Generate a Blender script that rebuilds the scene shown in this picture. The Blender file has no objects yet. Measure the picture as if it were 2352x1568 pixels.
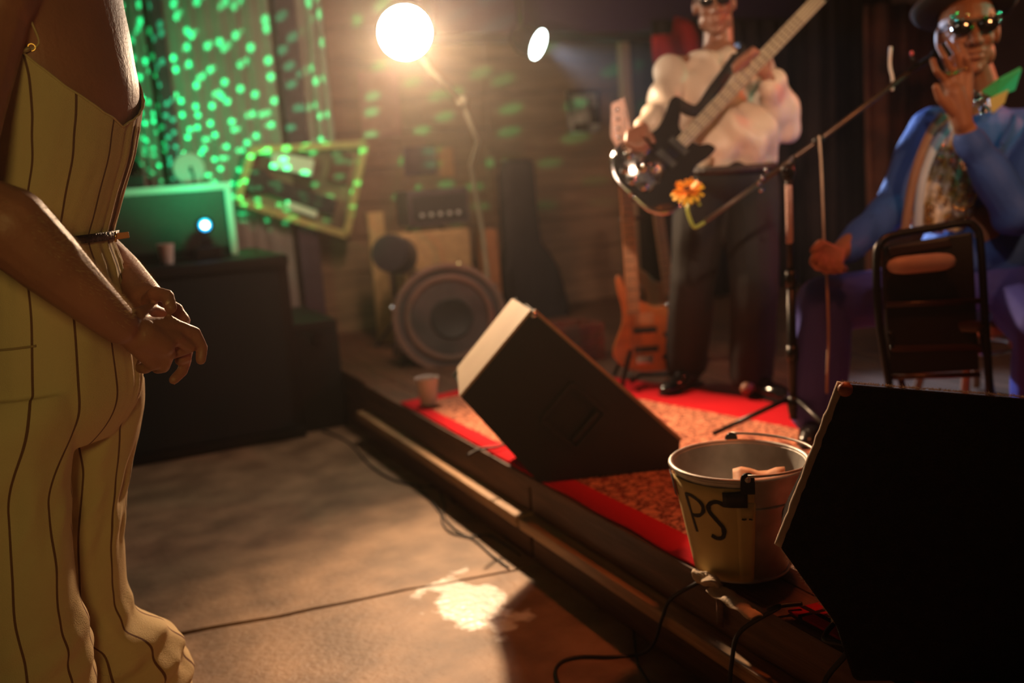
import bpy, bmesh, math, random
from mathutils import Vector, Matrix, noise as mnoise
R = math.radians
random.seed(7)
S = bpy.context.scene
COL = S.collection
V = Vector

# ------------------------------------------------------------------ camera, world, lights, exposure
CAM = V((0, 0, 1.3)); FPX = 2352 * 35 / 36
_y, _p, _r = R(24.7), R(9.9), R(4.0)
FWD = V((math.sin(_y) * math.cos(_p), math.cos(_y) * math.cos(_p), -math.sin(_p)))
_rt = V((math.cos(_y), -math.sin(_y), 0)); _up = _rt.cross(FWD)
RT = _rt * math.cos(_r) - _up * math.sin(_r)
UP = _rt * math.sin(_r) + _up * math.cos(_r)
cd = bpy.data.cameras.new('camera'); cam = bpy.data.objects.new('camera', cd); COL.objects.link(cam)
cd.lens = 35; cd.sensor_width = 36; cd.clip_start = 0.05
cam.matrix_world = Matrix(((RT.x, UP.x, -FWD.x, CAM.x), (RT.y, UP.y, -FWD.y, CAM.y), (RT.z, UP.z, -FWD.z, CAM.z), (0, 0, 0, 1)))
cd.dof.use_dof = True; cd.dof.focus_distance = 2.0; cd.dof.aperture_fstop = 1.6
S.camera = cam

def ray(px, py): return FWD + RT * ((px - 1176) / FPX) - UP * ((py - 784) / FPX)
def W(px, py, d): return CAM + ray(px, py) * d                                  # a point at depth d along the view
def onz(px, py, z): r = ray(px, py); return CAM + r * ((z - CAM.z) / r.z)
def ony(px, py, y): r = ray(px, py); return CAM + r * ((y - CAM.y) / r.y)

wd = bpy.data.worlds.new('world'); S.world = wd; wd.use_nodes = True
bg = wd.node_tree.nodes['Background']; bg.inputs[0].default_value = (0.55, 0.35, 0.25, 1); bg.inputs[1].default_value = 0.0
_vs = wd.node_tree.nodes.new('ShaderNodeVolumeScatter')       # thin smoke in the room's air
_vs.inputs['Density'].default_value = 0.0048; _vs.inputs['Anisotropy'].default_value = 0.88; _vs.inputs['Color'].default_value = (1, 0.93, 0.88, 1)
wd.node_tree.links.new(_vs.outputs[0], wd.node_tree.nodes['World Output'].inputs['Volume'])
S.view_settings.view_transform = 'Standard'; S.view_settings.look = 'None'; S.view_settings.gamma = 1.0
S.view_settings.use_curve_mapping = False; S.view_settings.exposure = 0.0
S.cycles.use_denoising = True
S.cycles.max_bounces = 5; S.cycles.diffuse_bounces = 2; S.cycles.glossy_bounces = 2; S.cycles.use_adaptive_sampling = True; S.cycles.adaptive_threshold = 0.04; S.cycles.volume_bounces = 0
S.cycles.sample_clamp_indirect = 4.0
S.cycles.volume_step_rate = 4.0

def light(name, kind, loc, power, color, target=None, size=0.1, angle=60, blend=0.5):
    ld = bpy.data.lights.new(name, kind); ld.energy = power; ld.color = color
    if kind in ('POINT', 'SPOT'): ld.shadow_soft_size = size
    if kind == 'SPOT': ld.spot_size = R(angle); ld.spot_blend = blend
    if kind == 'AREA': ld.size = size
    o = bpy.data.objects.new(name, ld); COL.objects.link(o); o.location = loc
    if target is not None: o.rotation_euler = (V(target) - V(loc)).to_track_quat('-Z', 'Y').to_euler()
    return o

LAMP = ony(930, 75, 4.6)
_ld = (V((0.55, 1.0, 0.75)) - LAMP).normalized()
light('lamp_beam', 'SPOT', LAMP + _ld * 0.05, 560, (1.0, 0.62, 0.34), (1.42, 1.6, 0.1), 0.05, 80, 0.9)
light('lamp_back_spill', 'SPOT', LAMP + V((0.02, 0.3, 0.05)), 34, (1.0, 0.60, 0.40), (2.6, 6.4, 1.5), 0.1, 150, 0.6)
light('lamp_spill', 'POINT', LAMP + _ld * 0.16, 18, (1.0, 0.66, 0.42), None, 0.08)
LAMP2 = ony(1236, 102, 5.7)
_l2 = (V((3.3, 2.6, 1.0)) - LAMP2).normalized()
light('second_lamp_beam', 'SPOT', LAMP2 + _l2 * 0.14, 800, (0.50, 0.68, 1.0), (3.1, 2.7, 0.9), 0.05, 34, 0.5)
light('front_key_spot', 'SPOT', (0.9, 1.1, 2.35), 180, (1.0, 0.66, 0.44), (2.55, 3.4, 1.4), 0.05, 30, 0.6)
light('amber_stage_spot', 'SPOT', (2.0, 1.9, 2.65), 62, (1.0, 0.20, 0.05), (1.7, 1.9, 0.2), 0.1, 80, 0.9)
light('amber_face_spot', 'SPOT', (2.35, 0.7, 2.3), 80, (1.0, 0.40, 0.14), (3.1, 2.7, 1.45), 0.05, 50, 0.8)
light('red_stage_spot', 'SPOT', (4.5, 2.4, 2.0), 75, (1.0, 0.10, 0.04), (2.6, 3.5, 1.2), 0.05, 60, 0.6)
light('teal_stage_spot', 'SPOT', (4.6, 1.6, 2.3), 55, (0.05, 1.0, 0.65), (2.75, 3.4, 1.45), 0.05, 40, 0.6)
light('bar_lamp', 'SPOT', (-0.45, -0.8, 1.95), 50, (1.0, 0.72, 0.20), (0.0, 2.2, 1.28), 0.25, 58, 1.0)  # unseen fill added beside the camera to brighten the jumpsuit
light('singer_key_spot', 'SPOT', (1.3, 0.9, 2.4), 36, (1.0, 0.72, 0.55), (2.85, 2.65, 1.15), 0.05, 26, 0.7)
light('bar_glow', 'POINT', (1.0, -1.6, 2.3), 2, (1.0, 0.42, 0.22), None, 0.4)  # weak unseen fill added behind the camera

# ------------------------------------------------------------------ helpers
def label(o, text=None, cat=None, group=None, kind=None):
    if text: o['label'] = text
    if cat: o['category'] = cat
    if group: o['group'] = group
    if kind: o['kind'] = kind
    return o

def thing(name, loc, text, cat, group=None):
    o = bpy.data.objects.new(name, None); COL.objects.link(o); o.location = loc; o.empty_display_size = 0.05
    return label(o, text, cat, group)

def mat(name, color, rough=0.6, metal=0.0, var=0.0, scale=8.0, bump=0.0, bscale=60.0, color2=None, emit=None, espow=1.0, spec=0.5, stretch=None, coat=0.0):
    m = bpy.data.materials.new(name); m.use_nodes = True; nt = m.node_tree; N = nt.nodes; L = nt.links
    b = N['Principled BSDF']; b.inputs['Roughness'].default_value = rough; b.inputs['Metallic'].default_value = metal
    b.inputs['Specular IOR Level'].default_value = spec; b.inputs['Coat Weight'].default_value = coat
    c = (*color, 1); b.inputs['Base Color'].default_value = c
    tc = N.new('ShaderNodeTexCoord'); src = tc.outputs['Object']
    if stretch:
        mp = N.new('ShaderNodeMapping'); mp.inputs['Scale'].default_value = stretch; L.new(src, mp.inputs[0]); src = mp.outputs[0]
    if var > 0 or color2:
        n = N.new('ShaderNodeTexNoise'); n.inputs['Scale'].default_value = scale; n.inputs['Detail'].default_value = 5; L.new(src, n.inputs['Vector'])
        r = N.new('ShaderNodeValToRGB'); r.color_ramp.elements[0].position = 0.35; r.color_ramp.elements[1].position = 0.68
        c2 = color2 if color2 else tuple(x * (1 - var) for x in color)
        r.color_ramp.elements[0].color = (*c2, 1); r.color_ramp.elements[1].color = c
        L.new(n.outputs['Fac'], r.inputs[0]); L.new(r.outputs[0], b.inputs['Base Color'])
    if bump > 0:
        n2 = N.new('ShaderNodeTexNoise'); n2.inputs['Scale'].default_value = bscale; n2.inputs['Detail'].default_value = 3; L.new(src, n2.inputs['Vector'])
        bp = N.new('ShaderNodeBump'); bp.inputs['Strength'].default_value = bump; bp.inputs['Distance'].default_value = 0.01
        L.new(n2.outputs['Fac'], bp.inputs['Height']); L.new(bp.outputs[0], b.inputs['Normal'])
    if emit:
        b.inputs['Emission Color'].default_value = (*emit, 1); b.inputs['Emission Strength'].default_value = espow
    return m

class MB:
    """collects verts/faces in world space; build() links one mesh object"""
    def __init__(s): s.v = []; s.f = []; s.uv = {}
    def add(s, vs, fs, uvs=None):
        o = len(s.v); s.v += [V(p) for p in vs]
        for f in fs: s.f.append(tuple(i + o for i in f))
        if uvs:
            for i, u in enumerate(uvs): s.uv[i + o] = u
        return s
    def box(s, c, size, rot=None, bev=0.0):
        bm = bmesh.new(); bmesh.ops.create_cube(bm, size=1)
        bmesh.ops.scale(bm, vec=size, verts=bm.verts)
        if bev > 0: bmesh.ops.bevel(bm, geom=list(bm.edges), offset=bev, segments=2, affect='EDGES', profile=0.6)
        M = rot.to_4x4() if rot is not None else Matrix.Identity(4)
        bm.verts.index_update()
        s.add([M @ v.co + V(c) for v in bm.verts], [tuple(v.index for v in f.verts) for f in bm.faces]); bm.free(); return s
    def bar(s, a, b, w, h, up=(0, 0, 1), bev=0.0):
        a, b = V(a), V(b); d = (b - a); L = d.length; d.normalize(); u = V(up); r = d.cross(u).normalized(); u = r.cross(d)
        M = Matrix((r, d, u)).transposed(); return s.box((a + b) / 2, (w, L, h), M, bev)
    def tube(s, pts, rad, n=10, caps=True, flat=1.0, upv=None):
        pts = [V(p) for p in pts]; m = len(pts); rr = rad if isinstance(rad, (list, tuple)) else [rad] * m
        T = [(pts[min(i + 1, m - 1)] - pts[max(i - 1, 0)]).normalized() for i in range(m)]
        u = V(upv) if upv else (V((0, 0, 1)) if abs(T[0].z) < 0.9 else V((1, 0, 0)))
        vs = []
        for i in range(m):
            u = (u - T[i] * u.dot(T[i])).normalized(); w = T[i].cross(u)
            for k in range(n):
                a = 2 * math.pi * k / n; vs.append(pts[i] + (w * math.cos(a) + u * math.sin(a) * flat) * rr[i])
        fs = [(i * n + k, i * n + (k + 1) % n, (i + 1) * n + (k + 1) % n, (i + 1) * n + k) for i in range(m - 1) for k in range(n)]
        if caps: fs += [tuple(range(n - 1, -1, -1)), tuple((m - 1) * n + k for k in range(n))]
        return s.add(vs, fs)
    def lathe(s, prof, origin, axis=(0, 0, 1), n=32, closed=False):
        ax = V(axis).normalized(); q = V((0, 0, 1)).rotation_difference(ax); vs = []
        for r, z in prof:
            for k in range(n):
                a = 2 * math.pi * k / n; vs.append(V(origin) + q @ V((r * math.cos(a), r * math.sin(a), z)))
        m = len(prof); rng = range(m if closed else m - 1)
        fs = [(i * n + k, i * n + (k + 1) % n, ((i + 1) % m) * n + (k + 1) % n, ((i + 1) % m) * n + k) for i in rng for k in range(n)]
        if not closed:
            if prof[0][0] > 1e-6: fs.append(tuple(range(n - 1, -1, -1)))
            if prof[-1][0] > 1e-6: fs.append(tuple((m - 1) * n + k for k in range(n)))
        return s.add(vs, fs)
    def prism(s, poly, ext):
        """polygon (list of points in space) extruded by vector ext"""
        n = len(poly); e = V(ext); vs = [V(p) for p in poly] + [V(p) + e for p in poly]
        fs = [tuple(range(n)), tuple(range(2 * n - 1, n - 1, -1))] + [(i, i + n, (i + 1) % n + n, (i + 1) % n) for i in range(n)]
        return s.add(vs, fs)
    def loft(s, rings, closed=True, caps=True, uvs=None):
        m = len(rings); n = len(rings[0]); vs = [p for r in rings for p in r]; kk = range(n if closed else n - 1)
        fs = [(i * n + k, i * n + (k + 1) % n, (i + 1) * n + (k + 1) % n, (i + 1) * n + k) for i in range(m - 1) for k in kk]
        if caps and closed: fs += [tuple(range(n - 1, -1, -1)), tuple((m - 1) * n + k for k in range(n))]
        return s.add(vs, fs, uvs)
    def cap(s, a, b, ra, rb, n=14, k=5):
        """tapered capsule"""
        a, b = V(a), V(b); d = (b - a); 
        if d.length < 1e-6: d = V((0, 0, 1e-4))
        d = d.normalized(); pts = []; rr = []
        for i in range(k + 1):
            t = -math.pi / 2 + (math.pi / 2) * i / k
            pts.append(a + d * ra * math.sin(t)); rr.append(max(ra * math.cos(t), ra * 0.02))
        for i in range(k + 1):
            t = (math.pi / 2) * i / k
            pts.append(b + d * rb * math.sin(t)); rr.append(max(rb * math.cos(t), rb * 0.02))
        u = V((0, 0, 1)) if abs(d.z) < 0.9 else V((1, 0, 0)); u = (u - d * u.dot(d)).normalized(); w = d.cross(u); vs = []
        for p, r in zip(pts, rr):
            for j in range(n):
                an = 2 * math.pi * j / n; vs.append(p + (w * math.cos(an) + u * math.sin(an)) * r)
        m = len(pts)
        fs = [(i * n + j, i * n + (j + 1) % n, (i + 1) * n + (j + 1) % n, (i + 1) * n + j) for i in range(m - 1) for j in range(n)]
        fs += [tuple(range(n - 1, -1, -1)), tuple((m - 1) * n + j for j in range(n))]
        return s.add(vs, fs)
    def chain(s, pts, rad):
        for i in range(len(pts) - 1): s.cap(pts[i], pts[i + 1], rad[i], rad[i + 1])
        return s
    def ell(s, c, r, M=None, n=20, m=12):
        vs = []; M = M if M is not None else Matrix.Identity(3)
        for i in range(m + 1):
            t = math.pi * i / m; st = max(math.sin(t), 0.01)
            for k in range(n):
                a = 2 * math.pi * k / n; vs.append(V(c) + M @ V((r[0] * st * math.cos(a), r[1] * st * math.sin(a), -r[2] * math.cos(t))))
        fs = [(i * n + k, i * n + (k + 1) % n, (i + 1) * n + (k + 1) % n, (i + 1) * n + k) for i in range(m) for k in range(n)]
        fs += [tuple(range(n - 1, -1, -1)), tuple(m * n + k for k in range(n))]
        return s.add(vs, fs)
    def build(s, name, m, parent=None, smooth=False, voxel=None, relax=3, disp=None, text=None, kind=None, solid=0, autosmooth=None):
        org = parent_origin(parent)
        me = bpy.data.meshes.new(name); me.from_pydata([tuple(p - org) for p in s.v], [], s.f)
        if s.uv:
            ul = me.uv_layers.new(name='UVMap')
            for lp in me.loops: ul.data[lp.index].uv = s.uv.get(lp.vertex_index, (0, 0))
        if voxel is None:
            bm = bmesh.new(); bm.from_mesh(me); bmesh.ops.recalc_face_normals(bm, faces=bm.faces); bm.to_mesh(me); bm.free()
        else:
            bm = bmesh.new(); bm.from_mesh(me); bmesh.ops.recalc_face_normals(bm, faces=bm.faces); bm.to_mesh(me); bm.free()
            t = bpy.data.objects.new('tmp', me); COL.objects.link(t)
            rm = t.modifiers.new('r', 'REMESH'); rm.mode = 'VOXEL'; rm.voxel_size = voxel
            sm = t.modifiers.new('s', 'SMOOTH'); sm.factor = 0.5; sm.iterations = relax
            dg = bpy.context.evaluated_depsgraph_get(); dg.update()
            me2 = bpy.data.meshes.new_from_object(t.evaluated_get(dg)); bpy.data.objects.remove(t); me = me2; me.name = name
            if disp:
                nv = [(v.co.copy(), v.normal.copy()) for v in me.vertices]
                for v, (c, nn) in zip(me.vertices, nv): v.co = c + nn * disp(c + org)
            smooth = True
        me.materials.clear()
        me.materials.append(m)
        if smooth:
            me.polygons.foreach_set('use_smooth', [True] * len(me.polygons))
            if autosmooth: me.set_sharp_from_angle(angle=R(autosmooth))
        o = bpy.data.objects.new(name, me); COL.objects.link(o)
        if parent is not None: o.parent = parent
        if solid:
            md = o.modifiers.new('solid', 'SOLIDIFY'); md.thickness = solid; md.offset = -1
        if text: o['label'] = text
        if kind: o['kind'] = kind
        return o

def parent_origin(p):
    v = V((0, 0, 0))
    while p is not None: v = v + p.location; p = p.parent
    return v

def spline(pts, n=8):
    """Catmull-Rom through points"""
    pts = [V(p) for p in pts]; out = []
    for i in range(len(pts) - 1):
        p0, p1, p2, p3 = pts[max(i - 1, 0)], pts[i], pts[i + 1], pts[min(i + 2, len(pts) - 1)]
        for k in range(n):
            t = k / n
            out.append(0.5 * ((2 * p1) + (p2 - p0) * t + (2 * p0 - 5 * p1 + 4 * p2 - p3) * t * t + (3 * p1 - p0 - 3 * p2 + p3) * t ** 3))
    out.append(pts[-1]); return out

def lerp(a, b, t): return a + (b - a) * t
def interp(tab, x):
    if x <= tab[0][0]: return tab[0][1]
    for (x0, y0), (x1, y1) in zip(tab, tab[1:]):
        if x <= x1: return y0 + (y1 - y0) * (x - x0) / (x1 - x0)
    return tab[-1][1]
def sinterp(tab, x):
    """smooth (Catmull-Rom) table lookup"""
    if x <= tab[0][0]: return tab[0][1]
    if x >= tab[-1][0]: return tab[-1][1]
    for i in range(len(tab) - 1):
        if x <= tab[i + 1][0]: break
    x0, x1 = tab[i][0], tab[i + 1][0]; t = (x - x0) / (x1 - x0); h = x1 - x0
    def sl(j):
        if j <= 0: return (tab[1][1] - tab[0][1]) / (tab[1][0] - tab[0][0])
        if j >= len(tab) - 1: return (tab[-1][1] - tab[-2][1]) / (tab[-1][0] - tab[-2][0])
        return (tab[j + 1][1] - tab[j - 1][1]) / (tab[j + 1][0] - tab[j - 1][0])
    return (2 * t ** 3 - 3 * t * t + 1) * tab[i][1] + (t ** 3 - 2 * t * t + t) * h * sl(i) + (-2 * t ** 3 + 3 * t * t) * tab[i + 1][1] + (t ** 3 - t * t) * h * sl(i + 1)

# ------------------------------------------------------------------ setting
SZ = 0.29           # stage height
M_conc = mat('concrete', (0.36, 0.225, 0.135), 0.55, color2=(0.17, 0.10, 0.055), scale=5.5, bump=0.35, bscale=45)
M_sub = mat('joint_dirt', (0.02, 0.016, 0.012), 0.9, var=0.5)
# wet patch: lower roughness, plus the lamp's reflection painted on as a pale colour
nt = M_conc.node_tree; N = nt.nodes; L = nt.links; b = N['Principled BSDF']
geo = N.new('ShaderNodeNewGeometry'); mp = N.new('ShaderNodeMapping'); _wet_glare = onz(1078, 1385, 0); mp.inputs['Location'].default_value = (-_wet_glare.x, -_wet_glare.y, 0); L.new(geo.outputs['Position'], mp.inputs[0])
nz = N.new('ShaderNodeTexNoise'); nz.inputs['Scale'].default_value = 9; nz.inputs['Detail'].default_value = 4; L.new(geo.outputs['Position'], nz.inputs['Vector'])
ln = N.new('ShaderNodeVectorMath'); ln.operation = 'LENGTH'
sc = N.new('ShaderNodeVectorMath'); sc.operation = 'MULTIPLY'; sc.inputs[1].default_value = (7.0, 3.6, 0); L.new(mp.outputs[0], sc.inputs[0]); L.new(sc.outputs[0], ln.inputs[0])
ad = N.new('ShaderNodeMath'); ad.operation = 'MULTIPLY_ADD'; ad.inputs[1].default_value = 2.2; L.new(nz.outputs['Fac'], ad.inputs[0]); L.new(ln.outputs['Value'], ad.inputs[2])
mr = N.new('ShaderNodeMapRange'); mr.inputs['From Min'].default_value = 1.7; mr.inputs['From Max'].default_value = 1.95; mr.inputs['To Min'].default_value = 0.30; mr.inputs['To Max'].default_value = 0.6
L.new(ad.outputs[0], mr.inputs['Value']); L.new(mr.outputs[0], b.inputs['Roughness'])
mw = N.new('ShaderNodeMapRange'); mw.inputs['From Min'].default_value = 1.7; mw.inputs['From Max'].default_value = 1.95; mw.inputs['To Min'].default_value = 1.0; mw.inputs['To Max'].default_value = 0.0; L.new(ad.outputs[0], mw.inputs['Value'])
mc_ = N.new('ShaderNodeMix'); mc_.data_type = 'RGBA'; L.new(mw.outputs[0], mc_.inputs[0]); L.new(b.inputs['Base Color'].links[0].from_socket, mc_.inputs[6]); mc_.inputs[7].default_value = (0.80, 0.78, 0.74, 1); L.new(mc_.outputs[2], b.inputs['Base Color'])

floor = MB().box((1.5, 2.5, -0.07), (9, 10, 0.10)).build('floor', M_sub); floor['kind'] = 'structure'
def slab(x0, x1, pts):
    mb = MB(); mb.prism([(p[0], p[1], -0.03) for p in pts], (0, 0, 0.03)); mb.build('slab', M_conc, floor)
def crack(x): return 2.987 - 0.128 * x + 0.006 * math.sin(x * 9) + 0.004 * math.sin(x * 23)
xs = [-3 + i * 0.1 for i in range(61)]
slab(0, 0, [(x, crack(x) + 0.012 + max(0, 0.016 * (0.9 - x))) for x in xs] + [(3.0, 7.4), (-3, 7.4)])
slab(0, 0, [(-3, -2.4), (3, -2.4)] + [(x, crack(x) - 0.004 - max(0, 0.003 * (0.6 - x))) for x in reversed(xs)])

M_wallbase = mat('wall_backing', (0.10, 0.07, 0.05), 0.9, var=0.3)
M_board = mat('wall_board', (0.30, 0.18, 0.11), 0.7, var=0.35, scale=3, bump=0.2, bscale=20, stretch=(1, 1, 6))
M_plaster = mat('side_wall_paint', (0.16, 0.09, 0.07), 0.85, var=0.4, scale=3)
M_ceil = mat('ceiling_paint', (0.05, 0.03, 0.06), 0.9, var=0.2)
WY = 6.45
wall_back = MB().box((1.25, WY + 0.08, 1.35), (8.5, 0.1, 2.8)).build('wall_back', M_wallbase); wall_back['kind'] = 'structure'
for i in range(11):                                     # horizontal boards of the back wall
    z = 0.12 + i * 0.225
    for x0, x1 in ((0.9, 2.9), (2.905, 4.05)):
        MB().box(((x0 + x1) / 2, WY + 0.018, z), (x1 - x0, 0.03, 0.219), None, 0.004).build('board', M_board, wall_back)
for nm, c, s_ in (('wall_left', (-3.02, 2.5, 1.35), (0.1, 10, 2.8)), ('wall_right', (5.5, 2.5, 1.35), (0.1, 10, 2.8)), ('wall_front', (1.25, -2.4, 1.35), (8.5, 0.1, 2.8))):
    MB().box(c, s_).build(nm, M_plaster)['kind'] = 'structure'
MB().box((1.25, 2.3, 2.8), (8.6, 9.6, 0.08)).build('ceiling', M_ceil)['kind'] = 'structure'
M_soff = mat('soffit_paint', (0.08, 0.035, 0.13), 0.8, var=0.15, scale=2)
MB().box((3.9, 6.17, 2.42), (3.1, 0.5, 0.56), None, 0.01).build('trim_1', M_soff)['kind'] = 'structure'
M_post = mat('pale_wood_post', (0.55, 0.36, 0.22), 0.6, var=0.2, scale=6, stretch=(6, 6, 1))
a = ony(1444, 300, 6.2)
MB().box((a.x, 6.22, 1.2), (0.07, 0.07, 1.82), None, 0.006).build('trim_2', M_post)['kind'] = 'structure'

# stage: deck planks, fascia and a projecting ledge
M_stage = mat('dark_stage_wood', (0.16, 0.07, 0.035), 0.6, var=0.5, scale=5, bump=0.3, bscale=18, stretch=(8, 0.6, 8))
M_ledge = mat('worn_ledge_wood', (0.50, 0.28, 0.13), 0.55, var=0.45, scale=5, bump=0.3, bscale=18, stretch=(8, 0.6, 8))
stage = thing('stage', (1.36, 3.5, 0), 'low dark wooden two-step stage platform covered with red rugs', 'stage')
MB().box((3.38, 2.03, 0.128), (4.02, 8.7, 0.256)).build('platform', M_stage, stage)
for y0, y1 in ((-1.5, 2.86), (2.88, 4.72)):
    MB().box((1.358, (y0 + y1) / 2, 0.225), (0.024, y1 - y0, 0.122), None, 0.004).build('riser', M_stage, stage)
    MB().box((1.335, (y0 + y1) / 2, 0.142), (0.085, y1 - y0, 0.04), None, 0.008).build('ledge', M_ledge, stage)
    MB().box((1.352, (y0 + y1) / 2, 0.06), (0.024, y1 - y0, 0.12), None, 0.004).build('lower_riser', M_stage, stage)
px0 = 1.343
for i in range(29):
    w = 0.140
    MB().box((px0 + w * (i + 0.5), 1.62, 0.272), (w - 0.004, 6.2, 0.035), None, 0.003).build('plank', M_stage, stage)
px0 = 1.36
for i in range(29):
    w = 0.140
    MB().box((px0 + w * (i + 0.5), 5.58, 0.272), (w - 0.004, 1.70, 0.035), None, 0.003).build('plank', M_stage, stage)

# rugs: bilinear quads with a UV-driven woven pattern
def rug_mat(name, red, field, dark, bw_u, bw_v, uscale, vscale, stripes=False):
    m = bpy.data.materials.new(name); m.use_nodes = True; nt = m.node_tree; N = nt.nodes; L = nt.links; b = N['Principled BSDF']; b.inputs['Roughness'].default_value = 0.95
    b.inputs['Specular IOR Level'].default_value = 0.1
    uv = N.new('ShaderNodeUVMap'); sp = N.new('ShaderNodeSeparateXYZ'); L.new(uv.outputs[0], sp.inputs[0])
    def M(op, a, b_=None, c=None):
        n = N.new('ShaderNodeMath'); n.operation = op
        for i, v in enumerate((a, b_, c)):
            if v is None: continue
            if isinstance(v, (int, float)): n.inputs[i].default_value = v
            else: L.new(v, n.inputs[i])
        return n.outputs[0]
    u, v = sp.outputs[0], sp.outputs[1]
    bl = M('LESS_THAN', u, bw_u[0]); br = M('GREATER_THAN', u, 1 - bw_u[1]); bb = M('LESS_THAN', v, bw_v[0]); bt = M('GREATER_THAN', v, 1 - bw_v[1])
    border = M('MAXIMUM', M('MAXIMUM', bl, br), M('MAXIMUM', bb, bt))
    mp = N.new('ShaderNodeMapping'); mp.inputs['Scale'].default_value = (uscale, vscale, 1); L.new(uv.outputs[0], mp.inputs[0])
    nw = N.new('ShaderNodeTexNoise'); nw.inputs['Scale'].default_value = 1.3; nw.inputs['Detail'].default_value = 3; L.new(mp.outputs[0], nw.inputs['Vector'])
    mx = N.new('ShaderNodeMix'); mx.data_type = 'RGBA'; mx.blend_type = 'LINEAR_LIGHT'; mx.inputs[0].default_value = 0.9; L.new(mp.outputs[0], mx.inputs[6]); L.new(nw.outputs['Color'], mx.inputs[7])
    vo = N.new('ShaderNodeTexVoronoi'); vo.feature = 'DISTANCE_TO_EDGE'; vo.inputs['Scale'].default_value = 1.0; L.new(mx.outputs[2], vo.inputs['Vector'])
    v2 = N.new('ShaderNodeTexVoronoi'); v2.inputs['Scale'].default_value = 1.7; L.new(mx.outputs[2], v2.inputs['Vector'])
    r1 = N.new('ShaderNodeValToRGB'); e = r1.color_ramp.elements; e[0].position = 0.0; e[0].color = (*dark, 1); e[1].position = 0.16; e[1].color = (*field, 1)
    L.new(vo.outputs['Distance'], r1.inputs[0])
    r2 = N.new('ShaderNodeValToRGB'); e = r2.color_ramp.elements; e[0].position = 0.16; e[0].color = (*red, 1); e[1].position = 0.3; e[1].color = (1, 1, 1, 1); L.new(v2.outputs['Distance'], r2.inputs[0])
    mm = N.new('ShaderNodeMix'); mm.data_type = 'RGBA'; mm.blend_type = 'MULTIPLY'; mm.inputs[0].default_value = 0.8; L.new(r1.outputs[0], mm.inputs[6]); L.new(r2.outputs[0], mm.inputs[7])
    fb = N.new('ShaderNodeMix'); fb.data_type = 'RGBA'; L.new(border, fb.inputs[0]); L.new(mm.outputs[2], fb.inputs[6]); fb.inputs[7].default_value = (*red, 1)
    out = fb.outputs[2]
    if stripes:
        sb = M('MULTIPLY', M('LESS_THAN', M('ABSOLUTE', M('SUBTRACT', u, bw_u[0])), 0.008), 1.0)
        sb2 = M('LESS_THAN', M('ABSOLUTE', M('SUBTRACT', u, 0.03)), 0.006)
        s3 = M('LESS_THAN', M('ABSOLUTE', M('SUBTRACT', v, 1 - bw_v[1])), 0.005)
        q = N.new('ShaderNodeMix'); q.data_type = 'RGBA'; L.new(M('MAXIMUM', M('MAXIMUM', sb, sb2), s3), q.inputs[0]); L.new(out, q.inputs[6]); q.inputs[7].default_value = (0.03, 0.01, 0.01, 1); out = q.outputs[2]
    L.new(out, b.inputs['Base Color'])
    nb = N.new('ShaderNodeTexNoise'); nb.inputs['Scale'].default_value = 90; L.new(uv.outputs[0], nb.inputs['Vector'])
    bp = N.new('ShaderNodeBump'); bp.inputs['Strength'].default_value = 0.5; bp.inputs['Distance'].default_value = 0.004; L.new(nb.outputs['Fac'], bp.inputs['Height']); L.new(bp.outputs[0], b.inputs['Normal'])
    return m
def rug(name, c00, c10, c11, c01, m, text, nx=14, ny=60, wav=0.004):
    t = MB(); vs = []; uvs = []
    for j in range(ny + 1):
        for i in range(nx + 1):
            u, v = i / nx, j / ny
            p = V(c00) * (1 - u) * (1 - v) + V(c10) * u * (1 - v) + V(c11) * u * v + V(c01) * (1 - u) * v
            e = 0.006 * mnoise.noise(V((p.x * 3, p.y * 6, 3))) if (i == 0 or j == ny or j == 0) else 0
            vs.append((p.x + e, p.y + e, SZ + 0.008 + wav * (0.5 + 0.5 * mnoise.noise(V((p.x * 4, p.y * 4, 0)))))); uvs.append((u, v))
    fs = [(j * (nx + 1) + i, j * (nx + 1) + i + 1, (j + 1) * (nx + 1) + i + 1, (j + 1) * (nx + 1) + i) for j in range(ny) for i in range(nx)]
    t.add(vs, fs, uvs); o = t.build(name, m, None, smooth=True, solid=0.007); label(o, text, 'rug'); return o
RM1 = rug_mat('persian_rug', (0.62, 0.012, 0.02), (0.75, 0.30, 0.17), (0.10, 0.02, 0.02), (0.065, 0.24), (0.03, 0.04), 34, 62)
rug('rug', (1.352, 1.90, 0), (2.95, 1.90, 0), (2.22, 4.30, 0), (1.352, 4.18, 0), RM1, 'long patterned red and pink rug running along the stage edge under the bucket')
RM2 = rug_mat('striped_border_rug', (0.50, 0.012, 0.02), (0.60, 0.24, 0.13), (0.08, 0.015, 0.015), (0.10, 0.1), (0.05, 0.03), 36, 36, True)
rug('rug', (1.372, 0.30, 0), (2.6, 0.2, 0), (2.6, 1.50, 0), (1.372, 1.63, 0), RM2, 'dark red rug with striped border in front of the carpeted monitor, nearest the camera', 20, 24)

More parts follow.
